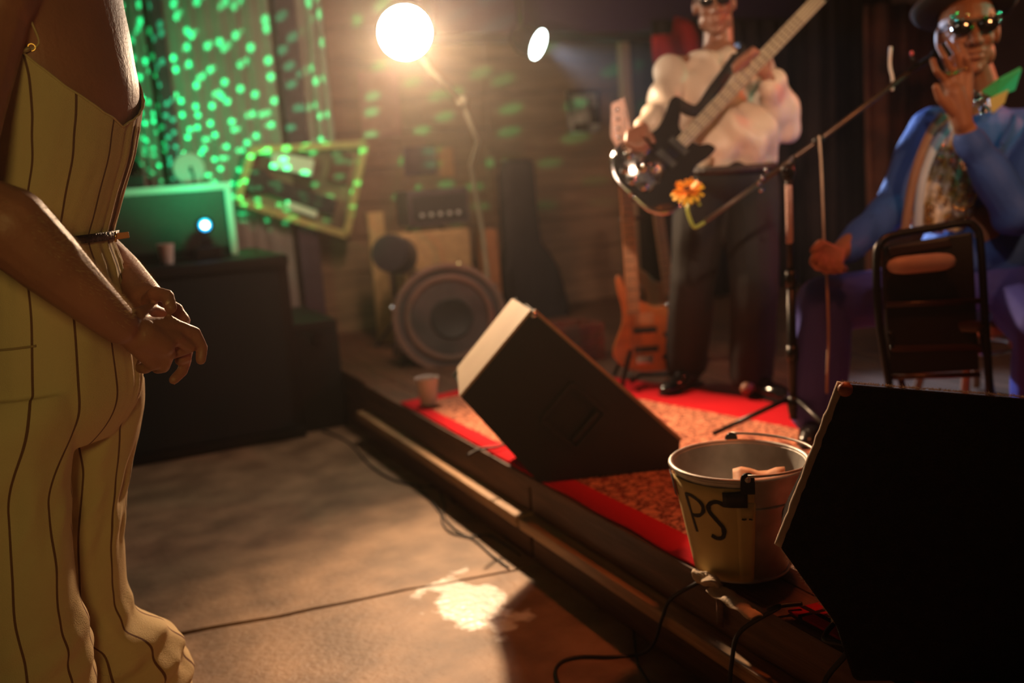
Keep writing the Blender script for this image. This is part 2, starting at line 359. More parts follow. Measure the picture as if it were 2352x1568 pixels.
# ------------------------------------------------------------------ common object materials
M_black = mat('black_paint', (0.008, 0.006, 0.006), 0.5, var=0.3, bump=0.15, bscale=120)
M_blackmetal = mat('black_metal', (0.02, 0.018, 0.018), 0.35, 0.6, var=0.2)
M_rub = mat('cable_rubber', (0.012, 0.010, 0.010), 0.55, var=0.2)
M_carpet = mat('cabinet_carpet', (0.026, 0.016, 0.012), 0.97, var=0.4, scale=40, bump=0.8, bscale=260, spec=0.1)
M_monitor = mat('worn_black_laminate', (0.014, 0.010, 0.008), 0.45, var=0.3, bump=0.1, bscale=80)
M_panel = mat('cream_laminate', (0.42, 0.33, 0.25), 0.55, var=0.15, scale=5)
M_edge = mat('worn_edge', (0.50, 0.34, 0.24), 0.6, var=0.3)  # tan with lamplight put into it for the monitor edge; also colours the cord
M_chrome = mat('chrome', (0.8, 0.8, 0.82), 0.12, 1.0, var=0.1)
M_paper = mat('white_paper', (0.75, 0.70, 0.66), 0.7, var=0.05)
M_grille = mat('speaker_grille', (0.02, 0.02, 0.02), 0.8, var=0.4, scale=60, stretch=(1, 1, 5), bump=0.6, bscale=90)
M_fuzz = mat('carpet_fibre', (0.62, 0.50, 0.38), 0.9, var=0.3)

# ------------------------------------------------------------------ stage monitors
AZ = R(17.3); mn = V((math.sin(AZ), math.cos(AZ), 0)); mt = V((math.cos(AZ), -math.sin(AZ), 0))
P0 = onz(1240, 1110, SZ + 0.012)
def onplane(px, py, P, n): r = ray(px, py); return CAM + r * ((P - CAM).dot(n) / r.dot(n))
def wedge(poly, ext, name, text, m_side, m_shell, inner=0.016):
    """poly: corners of the cheek nearest the camera; ext: vector through the cabinet"""
    t = thing(name, sum((p for p in poly), V()) / len(poly) * 1.0, text, 'speaker', 'stage monitors')
    t.location.z = SZ
    e = V(ext); en = e.normalized(); c = sum(poly, V()) / len(poly)
    return t, e, en, c
A1, B1, C1, D1, E1 = [onplane(x, y, P0, mn) for x, y in ((1225, 716), (1061, 914), (1238, 1112), (1560, 1088), (1562, 1012))]
C1.z = SZ + 0.015; D1.z = SZ + 0.015
ext1 = mn * 0.37
t = thing('stage_monitor', (C1.x + 0.2, C1.y + 0.1, SZ), 'black wedge monitor speaker with one cream lit end, tilted at the stage edge', 'speaker', 'stage monitors')
def offs(p, c, d): return p + (c - p).normalized() * d
cc = (A1 + B1 + C1 + D1 + E1) / 5
# side cheeks
mb = MB(); mb.prism([A1, B1, C1, D1, E1], mn * 0.02); mb.build('side_cheek', M_monitor, t)
mb = MB(); mb.prism([p + mn * 0.35 for p in (A1, B1, C1, D1, E1)], mn * 0.02); mb.build('side_cheek', M_monitor, t)
core = [offs(p, cc, 0.008) for p in (A1, B1, C1, D1, E1)]
mb = MB(); mb.prism([p + mn * 0.02 for p in core], mn * 0.33); mb.build('cabinet', M_monitor, t)
# cream top panel on the A-B side with a chamfered near end, and the grille on the A-E side
n_ab = (B1 - A1).normalized().cross(mn); n_ab = n_ab if n_ab.dot(A1 - cc) > 0 else -n_ab
quad = [A1 + n_ab * 0.0, B1 + n_ab * 0.0, B1 + mn * 0.33 + (A1 - B1) * 0.10, A1 + mn * 0.36 + (B1 - A1) * 0.03]
mb = MB(); mb.prism([q + n_ab * 0.003 for q in quad], n_ab * 0.008); mb.build('end_panel', M_panel, t, text='cream end panel')
n_ae = (E1 - A1).normalized().cross(mn); n_ae = n_ae if n_ae.dot(A1 - cc) > 0 else -n_ae
mb = MB(); mb.prism([A1 + (E1 - A1) * 0.05 + mn * 0.03 + n_ae * 0.001, E1 + (A1 - E1) * 0.05 + mn * 0.03 + n_ae * 0.001, E1 + (A1 - E1) * 0.05 + mn * 0.34 + n_ae * 0.001, A1 + (E1 - A1) * 0.05 + mn * 0.34 + n_ae * 0.001], n_ae * 0.006); mb.build('front_grille', M_grille, t)
mb = MB(); mb.tube([A1 + mn * 0.004 + n_ae * 0.004, (A1 + E1) / 2 + n_ae * 0.004 + mn * 0.004, E1 + mn * 0.004 + n_ae * 0.004], 0.007, 8); mb.build('edge_trim', M_edge, t)  # pale strip imitates lamplight along the bevel
mb = MB(); mb.lathe([(0.0, 0.012), (0.007, 0.010), (0.011, 0.004), (0.011, 0)], A1 + (B1 - A1) * 0.02 + (E1 - A1) * 0.01 - mn * 0.0, -mn + n_ab * 0.6, 16); mb.build('corner_screw', M_chrome, t, smooth=True)
# recessed handle cup, a diamond frame proud of the cheek
hc = onplane(1318, 955, P0, mn); ua = (E1 - A1).normalized(); ub = (B1 - A1).normalized()
fr = MB()
for s in (-1, 1):
    fr.bar(hc + ua * s * 0.075 - ub * 0.075 - mn * 0.004, hc + ua * s * 0.075 + ub * 0.075 - mn * 0.004, 0.016, 0.012, mn, 0.002)
    fr.bar(hc + ub * s * 0.075 - ua * 0.075 - mn * 0.004, hc + ub * s * 0.075 + ua * 0.075 - mn * 0.004, 0.016, 0.012, mn, 0.002)
fr.build('handle_frame', M_monitor, t)
mb = MB(); mb.prism([hc + ua * 0.066 + ub * 0.066, hc - ua * 0.066 + ub * 0.066, hc - ua * 0.066 - ub * 0.066, hc + ua * 0.066 - ub * 0.066], -mn * 0.001); mb.build('handle_cup', M_rub, t)
mb = MB(); mb.bar(hc + ua * 0.05 + ub * 0.062 - mn * 0.012, hc + ua * 0.05 - ub * 0.062 - mn * 0.012, 0.02, 0.014, mn, 0.004); mb.build('handle_grip', M_monitor, t)

# near carpeted monitor
Q = [W(1935, 880, 1.84), W(1790, 1255, 1.82), W(1918, 1432, 1.87)]
base4 = V((Q[2].x + 0.012, Q[2].y - 0.04, SZ + 0.013)); Q1r = W(2420, 921, 1.74)
pn = (Q[1] - Q[0]).cross(Q1r - Q[0]).normalized(); pn = pn if pn.dot(FWD) > 0 else -pn      # points away from the camera
pn = V((pn.x, pn.y, pn.z * 0.3)).normalized()
def onQ(px, py): return onplane(px, py, Q[0], pn)
K1, K2, K3 = onQ(1935, 880), onQ(1790, 1255), onQ(1918, 1432)
K4 = onQ(1962, 1568); K4 = K4 + (K4 - K3).normalized() * 0.02
K4 = K3 + (K4 - K3) * ((SZ + 0.014 - K3.z) / (K4.z - K3.z))
K6 = onQ(2560, 930); K5 = V((K6.x, K6.y, 0)); K5 = V((K6.x, K6.y, SZ + 0.014))
K6b = K6 + (K1 - K6) * 0.05
poly = [K1, K2, K3, K4, K5, K6]
t = thing('stage_monitor', (K4.x + 0.2, K4.y, SZ), 'large carpet covered monitor speaker, nearest the camera beside the bucket', 'speaker', 'stage monitors')
kc = sum(poly, V()) / 6; ext2 = pn * 0.36
def roundpoly(P, r):
    out = []
    n = len(P)
    for i in range(n):
        a, b_, c = P[i - 1], P[i], P[(i + 1) % n]
        d1 = (a - b_).normalized(); d2 = (c - b_).normalized()
        for k in range(4):
            s_ = k / 3; out.append(((b_ + d1 * r) * (1 - s_) ** 2 + b_ * 2 * s_ * (1 - s_) + (b_ + d2 * r) * s_ ** 2))
    return out
rp = roundpoly(poly, 0.012); zmx = max(p.z for p in rp)
bkp = [V((p.x + pn.x * .31, p.y + pn.y * .31, p.z - .11 * max(0, (p.z - SZ - .05) / (zmx - SZ - .05)))) for p in rp]
mb = MB(); mb.loft([rp, bkp]); o = mb.build('cabinet', M_carpet, t)
bv = o.modifiers.new('b', 'BEVEL'); bv.width = 0.006; bv.segments = 2; bv.limit_method = 'ANGLE'; bv.angle_limit = R(50)
# carpet wrapped corner roll on the lit edge, corner cap, staples of fibre
def off_out(a, b_): 
    n_ = (b_ - a).normalized().cross(pn); return n_ if n_.dot(a - kc) > 0 else -n_
n12 = off_out(K1, K2)
mb = MB(); pts = [K1 + (K2 - K1) * (i / 24) + n12 * (0.002 + 0.0025 * mnoise.noise(V((i * 0.7, 0, 1)))) + pn * 0.006 for i in range(25)]
mb.tube(pts, [0.008 + 0.0025 * mnoise.noise(V((i * 0.9, 5, 0))) for i in range(25)], 10); mb.build('carpet_edge', M_fuzz, t, smooth=True)
mb = MB(); mb.ell(K1 + (kc - K1) * 0.035 + pn * 0.0, (0.014, 0.014, 0.014)); mb.build('corner_cap', mat('worn_orange_corner', (0.45, 0.13, 0.05), 0.5, var=0.4, scale=40), t, smooth=True, text='worn orange corner patch')  # small orange cap over the top corner
fz = MB(); rnd = random.Random(3)
for (a, b_, cnt) in ((K1, K6, 1500), (K1, K2, 900), (K2, K3, 260)):
    nn = off_out(a, b_)
    for i in range(cnt):
        p = a + (b_ - a) * rnd.random() + pn * rnd.uniform(0, 0.02); l = rnd.uniform(0.002, 0.0055) * (2.0 if rnd.random() < 0.03 else 1)
        d = (nn + V((rnd.uniform(-.9, .9), rnd.uniform(-.9, .9), rnd.uniform(-.9, .9)))).normalized(); w = d.cross(FWD).normalized() * 0.0005
        fz.add([p - w, p + w, p + d * l + w * .3, p + d * l - w * .3], [(0, 1, 2, 3)])
fz.build('carpet_fibres', M_fuzz, t, kind='stuff')

# ------------------------------------------------------------------ bucket
bt = onz(1697, 1054, SZ + 0.285); BH = 0.268; BR1 = 0.158; BR0 = 0.108
bx, by = bt.x, bt.y; bz = SZ + 0.014
t = thing('bucket', (bx, by, bz), 'galvanized metal bucket with yellow handwritten paper sign, between the two monitors', 'bucket')
M_galv = mat('galvanized_steel', (0.62, 0.60, 0.57), 0.5, 0.55, color2=(0.42, 0.40, 0.37), scale=14, bump=0.15, bscale=30)
mb = MB(); mb.lathe([(0.0, 0.02), (BR0 - 0.004, 0.02), (BR1 - 0.004, BH - 0.002), (BR1, BH), (BR1 - 0.0, BH - 0.006), (BR0 + (BR1 - BR0) * 0.9, BH * 0.9), (BR0, 0.004), (BR0 - 0.004, 0.0), (0, 0.006)], (bx, by, bz), n=64)
mb.build('shell', M_galv, t, smooth=True, autosmooth=40)
mb = MB(); mb.lathe([(BR1 + 0.004 + 0.006 * math.cos(a), BH + 0.006 * math.sin(a)) for a in [2 * math.pi * k / 10 for k in range(10)]], (bx, by, bz), n=64, closed=True); mb.build('rolled_rim', M_galv, t, smooth=True)
mb = MB(); mb.lathe([(BR0 + 0.001 + 0.004 * math.cos(a), 0.006 + 0.005 * math.sin(a)) for a in [2 * math.pi * k / 8 for k in range(8)]], (bx, by, bz), n=64, closed=True); mb.build('foot_ring', M_galv, t, smooth=True)
mb = MB(); mb.lathe([((BR0 + (BR1 - BR0) * .72) + 0.003 * math.cos(a), BH * .72 + 0.004 * math.sin(a)) for a in [2 * math.pi * k / 8 for k in range(8)]], (bx, by, bz), n=64, closed=True); mb.build('body_bead', M_galv, t, smooth=True)
tocam = math.atan2(CAM.y - by, CAM.x - bx)
def buck(th, f, o=0.0):
    """th: angle in degrees to the right of the side facing the camera; f: height fraction"""
    a = tocam + R(th); r = BR0 + (BR1 - BR0) * f + o
    return V((bx + r * math.cos(a), by + r * math.sin(a), bz + BH * f))
M_sign = mat('yellow_sign_paper', (0.74, 0.56, 0.22), 0.75, var=0.12, scale=12)
def patch(th0, th1, f0, f1, o, nx=16, ny=8, top=None):
    vs = [buck(th0 + (th1 - th0) * i / nx, f0 + ((f1 + (top(i / nx) if top else 0)) - f0) * j / ny, o + 0.0015 * math.sin(i * 1.3) * 0.5) for j in range(ny + 1) for i in range(nx + 1)]
    fs = [(j * (nx + 1) + i, j * (nx + 1) + i + 1, (j + 1) * (nx + 1) + i + 1, (j + 1) * (nx + 1) + i) for j in range(ny) for i in range(nx)]
    return MB().add(vs, fs)
sg = patch(-84, 12, 0.03, 0.93, 0.004); so = sg.build('paper_sign', M_sign, t, smooth=True, solid=-0.001)
fold = patch(-3, 13, 0.04, 0.80, 0.0065, 4, 6); fold.build('paper_flap', M_sign, t, smooth=True, solid=-0.001)
tp = patch(-14, 6, 0.76, 0.90, 0.0085, 5, 2, lambda u: 0.02 * u); tp.build('black_tape', M_rub, t, smooth=True, solid=-0.001)
tp = patch(-88, -72, 0.72, 0.93, 0.0095, 4, 2); tp.build('black_tape', M_rub, t, smooth=True, solid=-0.001)
M_ink = mat('marker_ink', (0.012, 0.010, 0.010), 0.7, var=0.1)
def stroke(pts, w):
    """pts in (angle, height fraction) on the sign"""
    pts = [V((a, f * 100, 0)) for a, f in pts]; sp = spline(pts, 6); vs = []
    for i, p in enumerate(sp):
        q = sp[min(i + 1, len(sp) - 1)] - sp[max(i - 1, 0)]
        q = V((q.x * 0.0023, q.y * 0.0027, 0)).normalized(); nrm = V((-q.y, q.x, 0)); ww = w * (0.85 + 0.25 * mnoise.noise(V((i * .3, w * 900, 0))))
        for s_ in (-1, 1): vs.append(buck(p.x + s_ * nrm.x * ww / 0.0023, (p.y + s_ * nrm.y * ww / 0.0027) / 100, 0.0062))
    return vs, [(2 * i, 2 * i + 1, 2 * i + 3, 2 * i + 2) for i in range(len(sp) - 1)]
ink = MB()
ink.add(*stroke([(-53, .80), (-50, .62), (-47, .46)], 0.0042))
ink.add(*stroke([(-54, .80), (-46, .81), (-36, .765), (-34, .70), (-38, .645), (-45, .62), (-50, .625)], 0.0048))
ink.add(*stroke([(-13, .775), (-20, .80), (-27, .765), (-28, .70), (-22, .625), (-16, .55), (-17, .47), (-23, .445), (-29, .465)], 0.0056))
ink.build('lettering', M_ink, t, solid=-0.0012)
ink = MB(); ink.add(*stroke([(1, .655), (3, .65), (5, .655)], 0.0022)); ink.add(*stroke([(7, .65), (8.5, .652), (10, .645)], 0.0020))
vsn = [v + (V((v.x - bx, v.y - by, 0)).normalized() * 0.003) for v in ink.v]; ink.v = vsn; ink.build('lettering', M_ink, t, solid=-0.001)
for th in (6, 186):                                              # ears with a rivet eye
    e = MB(); c = buck(th, 0.99, 0.008); rad = V((c.x - bx, c.y - by, 0)).normalized(); tg = V((-rad.y, rad.x, 0))
    e.lathe([(0.0, 0), (0.015, 0), (0.016, 0.003), (0.015, 0.006), (0, 0.006)], c + V((0, 0, 0.010)), rad, 20)
    e.box(c + V((0, 0, -0.010)) + rad * 0.002, (0.032, 0.030, 0.005), Matrix((tg, V((0, 0, 1)), rad)).transposed(), 0.001)
    eo = e.build('handle_ear', M_blackmetal, t); 
    MB().lathe([(0.0, 0.008), (0.006, 0.006), (0.007, 0)], c + V((0, 0, 0.010)) + rad * 0.005, rad, 12).build('rivet', M_galv, eo, smooth=True)
ea = buck(6, 1.05, 0.018); eb = buck(186, 1.05, 0.018); mid = (ea + eb) / 2; side = buck(96, 1.0, 0.0)
sd = V((side.x - bx, side.y - by, 0)).normalized()
arc = []
for k in range(25):
    a = math.pi * k / 24; arc.append(mid + (ea - mid) * math.cos(a) + sd * 0.182 * math.sin(a) + V((0, 0, 0.004 - 0.004 * math.sin(a))))
MB().tube(arc, 0.0035, 8).build('bail_handle', M_galv, t, smooth=True)
bl = MB(); c = V((bx, by, bz)); 
_tc = V((math.cos(tocam), math.sin(tocam), 0)); _rc = V((-math.sin(tocam), math.cos(tocam), 0))
g = [[c + _tc * (0.075 - 0.055 * (j / 4)) + _rc * (0.045 + 0.12 * (i / 6 - .5)) + V((0, 0, BH * 0.86 + 0.006 * math.sin(i * 1.4) + 0.022 * j / 4)) for i in range(7)] for j in range(5)]
bn = MB().loft(g, closed=False, caps=False).build('banknote', mat('orange_banknote', (0.75, 0.38, 0.20), 0.7, var=0.3, scale=40), None, smooth=True, solid=0.0008)
bn.location = (0, 0, 0.0); label(bn, 'crumpled pinkish orange banknote lying inside the metal bucket', 'banknote')
for k, (dx, dy, dz, rz) in enumerate(((0.02, -0.05, 0.17, 0.3), (-0.03, 0.03, 0.15, 1.2), (0.04, 0.04, 0.14, 2.0))):
    g = [[c + V((dx, dy, dz)) + Matrix.Rotation(rz, 3, 'Z') @ V((0.14 * (i / 6 - .5), 0.065 * (j / 3 - .5), 0.012 * math.sin(i * 1.1 + k))) for i in range(7)] for j in range(4)]
    o = MB().loft(g, closed=False, caps=False).build('banknote', mat('green_grey_banknote', (0.42, 0.42, 0.33), 0.7, var=0.3, scale=40), None, smooth=True, solid=0.0008)
    label(o, ('crumpled grey green banknote in the metal bucket, on the side nearest the camera', 'crumpled grey green banknote low in the metal bucket near its left side', 'crumpled grey green banknote in the metal bucket near its far side')[k], 'banknote', 'banknotes in the bucket')
bn['group'] = 'banknotes in the bucket'

# ------------------------------------------------------------------ knotted tape on the stage edge
M_tape = mat('cream_cloth_tape', (0.72, 0.56, 0.40), 0.8, var=0.2, scale=20, bump=0.5, bscale=30)
k0 = onz(1622, 1338, SZ + 0.02)
t = thing('cloth_tie', (k0.x, k0.y, SZ), 'cream cloth tie knotted around the stage edge in front of the bucket', 'cloth')
mb = MB()
for s_ in range(5):
    a = s_ * 1.3; pts = [k0 + V((0.012 * math.cos(u * 6.28 + a), 0.030 * math.sin(u * 6.28 + a * .4) + 0.006 * (s_ - 2), 0.010 + 0.008 * math.sin(u * 12.5 + s_))) for u in [i / 14 for i in range(15)]]
    mb.tube(spline(pts, 2), 0.0055, 8)
mb.build('knot', M_tape, t, smooth=True)
p0 = onz(1645, 1352, SZ + 0.014); p1 = onz(1738, 1418, SZ + 0.012); g = []
for i in range(15):
    u = i / 14; c_ = p0.lerp(p1, u); hw = lerp(0.028, 0.017, u); d = (p1 - p0).normalized(); s_ = d.cross(V((0, 0, 1)))
    g.append([c_ + s_ * hw * q + V((0, 0, 0.008 * (1 - q * q) + 0.003 * math.sin(u * 17 + q * 2))) for q in (-1, -.6, -.2, .2, .6, 1)])
MB().loft(g, closed=False, caps=False).build('tail', M_tape, t, smooth=True, solid=0.003)
mb = MB(); g = []
for i in range(8):
    u = i / 7; g.append([V((1.336 - 0.004 * u - 0.003 * math.sin(q * 3 + u), k0.y + 0.012 * q, SZ + 0.012 - 0.11 * u)) for q in (-1, -.3, .4, 1)])
mb.loft(g, closed=False, caps=False).build('hanging_end', M_stage, t, smooth=True, solid=0.002)

# ------------------------------------------------------------------ cables
def cable(pts, r, text, name='cable', n=8):
    o = MB().tube(spline(pts, 8), r, n).build(name, M_rub, None, smooth=True); return label(o, text, 'cable', 'cables')
SX = 1.292
def stp(px, py, x): q = ray(px, py); return CAM + q * ((x - CAM.x) / q.x)
rz_ = SZ + 0.023
a_ = lambda px, py: onz(px, py, rz_)
fl = lambda px, py: onz(px, py, 0.006)
cable([a_(1800, 1225), a_(1785, 1268), a_(1735, 1296), a_(1680, 1306), a_(1625, 1318), V((1.330, a_(1590, 1330).y, SZ + 0.018)), V((1.300, stp(1545, 1385, 1.30).y, 0.215)), V((1.283, stp(1522, 1440, 1.283).y, 0.155)), V((1.275, stp(1500, 1482, 1.275).y, 0.07)), fl(1462, 1504), fl(1400, 1508), fl(1330, 1508), fl(1290, 1520), fl(1276, 1548), fl(1300, 1600), fl(1360, 1660)], 0.0048, 'black cable running round the bucket base and looping onto the floor')
cable([a_(1842, 1386), a_(1800, 1390), a_(1765, 1398), V((1.345, a_(1735, 1412).y, SZ + 0.024)), V((1.300, stp(1700, 1452, 1.30).y, 0.235)), V((1.283, stp(1680, 1500, 1.283).y, 0.16)), V((1.27, stp(1668, 1545, 1.27).y, 0.06)), fl(1650, 1600), fl(1660, 1700)], 0.0052, 'black cable dropping over the stage edge between the bucket and the near rug')
cable([a_(1935, 1415), a_(1918, 1428), a_(1893, 1468), V((1.335, a_(1885, 1510).y, SZ + 0.02)), V((1.290, stp(1893, 1560, 1.29).y, 0.20)), V((1.28, 1.16, 0.10)), V((1.24, 1.1, 0.006)), V((1.1, 0.9, 0.006))], 0.0058, 'thick black cable curling out from under the carpeted near monitor')
cable([fl(735, 985), fl(800, 1015), fl(850, 1068), fl(905, 1102), fl(960, 1115), fl(1008, 1122), V((1.335, 3.55, 0.008))], 0.0045, 'thin black cable crossing the concrete floor towards the step')
cable([fl(960, 1117), fl(990, 1150), fl(1012, 1178), fl(1045, 1215), fl(1090, 1240), fl(1130, 1275), fl(1168, 1303)], 0.0035, 'thin black cable along the concrete below the step, lower strand')
cable([fl(1010, 1130), fl(1022, 1160), fl(1014, 1190), fl(1030, 1218), fl(1072, 1232), fl(1120, 1228), fl(1160, 1250), fl(1195, 1275)], 0.0035, 'thin black cable looped on the concrete against the step, upper strand')
cable([a_(1075, 1045), a_(1100, 1032), a_(1140, 1026), a_(1175, 1020), a_(1230, 1035)], 0.005, 'black cable on the red rug running under the cream ended monitor')
o = MB().tube(spline([fl(1455, 1445), fl(1462, 1510), fl(1480, 1550), fl(1540, 1640)], 8), 0.003, 8).build('cable', M_rub, None, smooth=True); label(o, 'very thin cable on the floor beside the looped black cable', 'cable', 'cables')

# ------------------------------------------------------------------ plastic cups
def cup(c, h, r0, r1, text, m):
    t = MB().lathe([(0, 0.002), (r0 * .95, 0.002), (r1 * .95, h - .002), (r1 + 0.002, h), (r1, h - 0.006), (r0, 0), (0, 0)], c, n=28).build('cup', m, None, smooth=True, autosmooth=40); label(t, text, 'cup', 'paper cups'); return t
M_cup = mat('white_cup_plastic', (0.80, 0.66, 0.62), 0.5, var=0.05)
c = onz(985, 927, SZ + 0.014); cup(c, 0.118, 0.034, 0.050, 'white plastic cup standing on the red rug left of the cream ended monitor', M_cup)

# ------------------------------------------------------------------ left: black bass cabinet, amplifier, light projector
YB = 5.02
t = thing('speaker_cabinet', (0.3, 5.4, 0), 'tall black bass speaker cabinet carrying the guitar amplifier on the left', 'speaker')
MB().box((0.29, 5.42, 0.475), (1.62, 0.78, 0.95), None, 0.012).build('cabinet', M_black, t)
MB().box((0.29, YB + 0.002, 0.475), (1.50, 0.012, 0.83), None, 0.003).build('grille', M_grille, t)
for z in (0.03, 0.92): MB().box((0.29, YB, z), (1.62, 0.03, 0.05), None, 0.004).build('frame_rail', M_black, t)
t = thing('road_case', (1.18, 5.5, 0), 'low black road case between the tall cabinet and the stage', 'case')
MB().box((1.225, 5.46, 0.26), (0.235, 0.72, 0.52), None, 0.01).build('case_body', M_black, t)
MB().box((1.225, 5.46, 0.55), (0.235, 0.72, 0.06), None, 0.01).build('lid', M_black, t)
MB().box((1.225, 5.085, 0.50), (0.05, 0.02, 0.06), None, 0.004).build('latch', M_blackmetal, t)
# amplifier
YA = 5.30
t = thing('guitar_amplifier', (0.5, 5.45, 0.95), 'guitar amplifier with pale frame and ribbed grille standing on the black cabinet', 'amplifier')
a0 = ony(205, 432, YA); a1 = ony(528, 420, YA); X0, X1, ZT = 0.17, a1.x, a1.z
M_frame = mat('white_amp_frame', (0.72, 0.72, 0.70), 0.5, var=0.05)
M_rib = mat('ribbed_grille_cloth', (0.10, 0.11, 0.10), 0.8, var=0.3, scale=50, stretch=(1, 1, 8))
MB().box(((X0 + X1) / 2, YA + 0.16, (0.952 + ZT) / 2), (X1 - X0, 0.28, ZT - 0.952), None, 0.012).build('cabinet', M_black, t)
MB().box(((X0 + X1) / 2, YA + 0.012, (0.99 + ZT) / 2), (X1 - X0 - 0.05, 0.012, ZT - 1.02), None, 0.002).build('grille_cloth', M_rib, t)
g = MB()
z = 1.0
while z < ZT - 0.05:
    g.box(((X0 + X1) / 2, YA + 0.004, z), (X1 - X0 - 0.06, 0.006, 0.004)); z += 0.0095
g.build('grille_ribs', M_rib, t, kind='stuff')
MB().box(((X0 + X1) / 2, YA - 0.002, ZT - 0.012), (X1 - X0, 0.02, 0.036), None, 0.006).build('top_rail', M_frame, t)
MB().box((X1 - 0.016, YA - 0.002, (ZT + 0.952) / 2), (0.036, 0.022, ZT - 0.956), None, 0.006).build('side_rail', M_frame, t)
MB().box((X0 + 0.016, YA - 0.002, (ZT + 0.952) / 2), (0.036, 0.022, ZT - 0.956), None, 0.006).build('side_rail', M_frame, t)
# pale round dial on the amp
c = ony(432, 381, YA + 0.15)
t = thing('round_fan', (c.x, c.y, ZT), 'pale round desk clock standing on top of the amplifier', 'clock')
t.name = 'desk_clock'
MB().lathe([(0, 0), (0.078, 0), (0.082, 0.012), (0.076, 0.02), (0, 0.018)], (c.x, c.y, ZT + 0.088), (0, -1, 0), 36).build('dial', M_frame, t, smooth=True, autosmooth=35)
MB().box((c.x + 0.010, c.y - 0.022, ZT + 0.083), (0.016, 0.006, 0.03), None, 0.003).build('dark_notch', M_black, t)
MB().box((c.x, c.y, ZT + 0.006), (0.07, 0.05, 0.016), None, 0.004).build('foot', M_black, t)
MB().box((c.x + 0.018, c.y - 0.021, ZT + 0.035), (0.012, 0.005, 0.07), None, 0.002).build('dark_slot', M_black, t)
# light projector with the white blue lens
LP = ony(471, 517, 5.14)
t = thing('light_projector', (LP.x, LP.y, 0.95), 'small black light projector with a glowing white blue lens on the black cabinet', 'light')
MB().box((LP.x, LP.y + 0.03, 0.985), (0.13, 0.11, 0.06), None, 0.008).build('housing', M_black, t)
MB().box((LP.x, LP.y + 0.03, 1.03), (0.05, 0.05, 0.05), None, 0.004).build('neck', M_black, t)
MB().lathe([(0.0, 0), (0.040, 0), (0.044, 0.02), (0.044, 0.05), (0.0, 0.05)], (LP.x, LP.y + 0.055, LP.z), (0, -1, 0), 24).build('lens_barrel', M_black, t, smooth=True, autosmooth=40)
M_lens = mat('projector_lens', (0.8, 0.9, 1.0), 0.2, emit=(0.55, 0.85, 1.0), espow=14)
M_lens2 = mat('projector_rim_glow', (0.1, 0.6, 0.9), 0.2, emit=(0.0, 0.45, 1.0), espow=2.2)
MB().ell((LP.x, LP.y, LP.z), (0.018, 0.012, 0.017)).build('lens', M_lens, t, smooth=True)
MB().lathe([(0.019, 0), (0.030, 0.0), (0.030, 0.004), (0.019, 0.004)], (LP.x, LP.y + 0.006, LP.z), (0, -1, 0), 24).build('lens_ring', M_lens2, t, smooth=True)
c = ony(385, 606, 5.12); cup((c.x, c.y, 0.951), 0.098, 0.028, 0.040, 'small pale cup on the black cabinet left of the projector light', M_cup)

# green projector light: one spot with a gobo of dots, one soft green glow
lz = ony(300, 380, 5.30)
t = thing('laser_projector', (lz.x, 5.45, ZT), 'small black laser box on top of the amplifier beside the person in the jumpsuit', 'light')
MB().box((lz.x, 5.45, ZT + .035), (.12, .14, .07), None, .006).build('housing', M_black, t)
MB().lathe([(0, 0), (.016, 0), (.016, .012), (0, .012)], (lz.x + .03, 5.45, ZT + .07), (0, 0, 1), 16).build('aperture', M_chrome, t)
gl = light('green_projector_beam', 'SPOT', (lz.x + .05, 5.43, ZT + .12), 560, (0.0, 1.0, 0.28), ony(585, 170, 6.3), 0.003, 90, 0.5)
gl.data.use_nodes = True; nt = gl.data.node_tree; N = nt.nodes; L = nt.links; em = N['Emission']
tc = N.new('ShaderNodeTexCoord'); sx = N.new('ShaderNodeSeparateXYZ'); L.new(tc.outputs['Normal'], sx.inputs[0])
def dv(a, b_):
    n = N.new('ShaderNodeMath'); n.operation = 'DIVIDE'; L.new(a, n.inputs[0]); L.new(b_, n.inputs[1]); return n.outputs[0]
cb = N.new('ShaderNodeCombineXYZ'); L.new(dv(sx.outputs[0], sx.outputs[2]), cb.inputs[0]); L.new(dv(sx.outputs[1], sx.outputs[2]), cb.inputs[1])
vr = N.new('ShaderNodeTexVoronoi'); vr.voronoi_dimensions = '2D'; vr.inputs['Scale'].default_value = 13; vr.inputs['Randomness'].default_value = 0.9; L.new(cb.outputs[0], vr.inputs['Vector'])
rp_ = N.new('ShaderNodeValToRGB'); e = rp_.color_ramp.elements; e[0].position = 0.17; e[0].color = (1, 1, 1, 1); e[1].position = 0.24; e[1].color = (0.05, 0.05, 0.05, 1); L.new(vr.outputs['Distance'], rp_.inputs[0])
L.new(rp_.outputs[0], em.inputs['Strength']); em.inputs['Color'].default_value = (1, 1, 1, 1)
light('green_projector_glow', 'SPOT', (LP.x + 0.02, LP.y - 0.14, LP.z + 0.16), 5.5, (0.0, 1.0, 0.35), (LP.x + .1, 6.3, 1.7), 0.03, 150, 0.5)

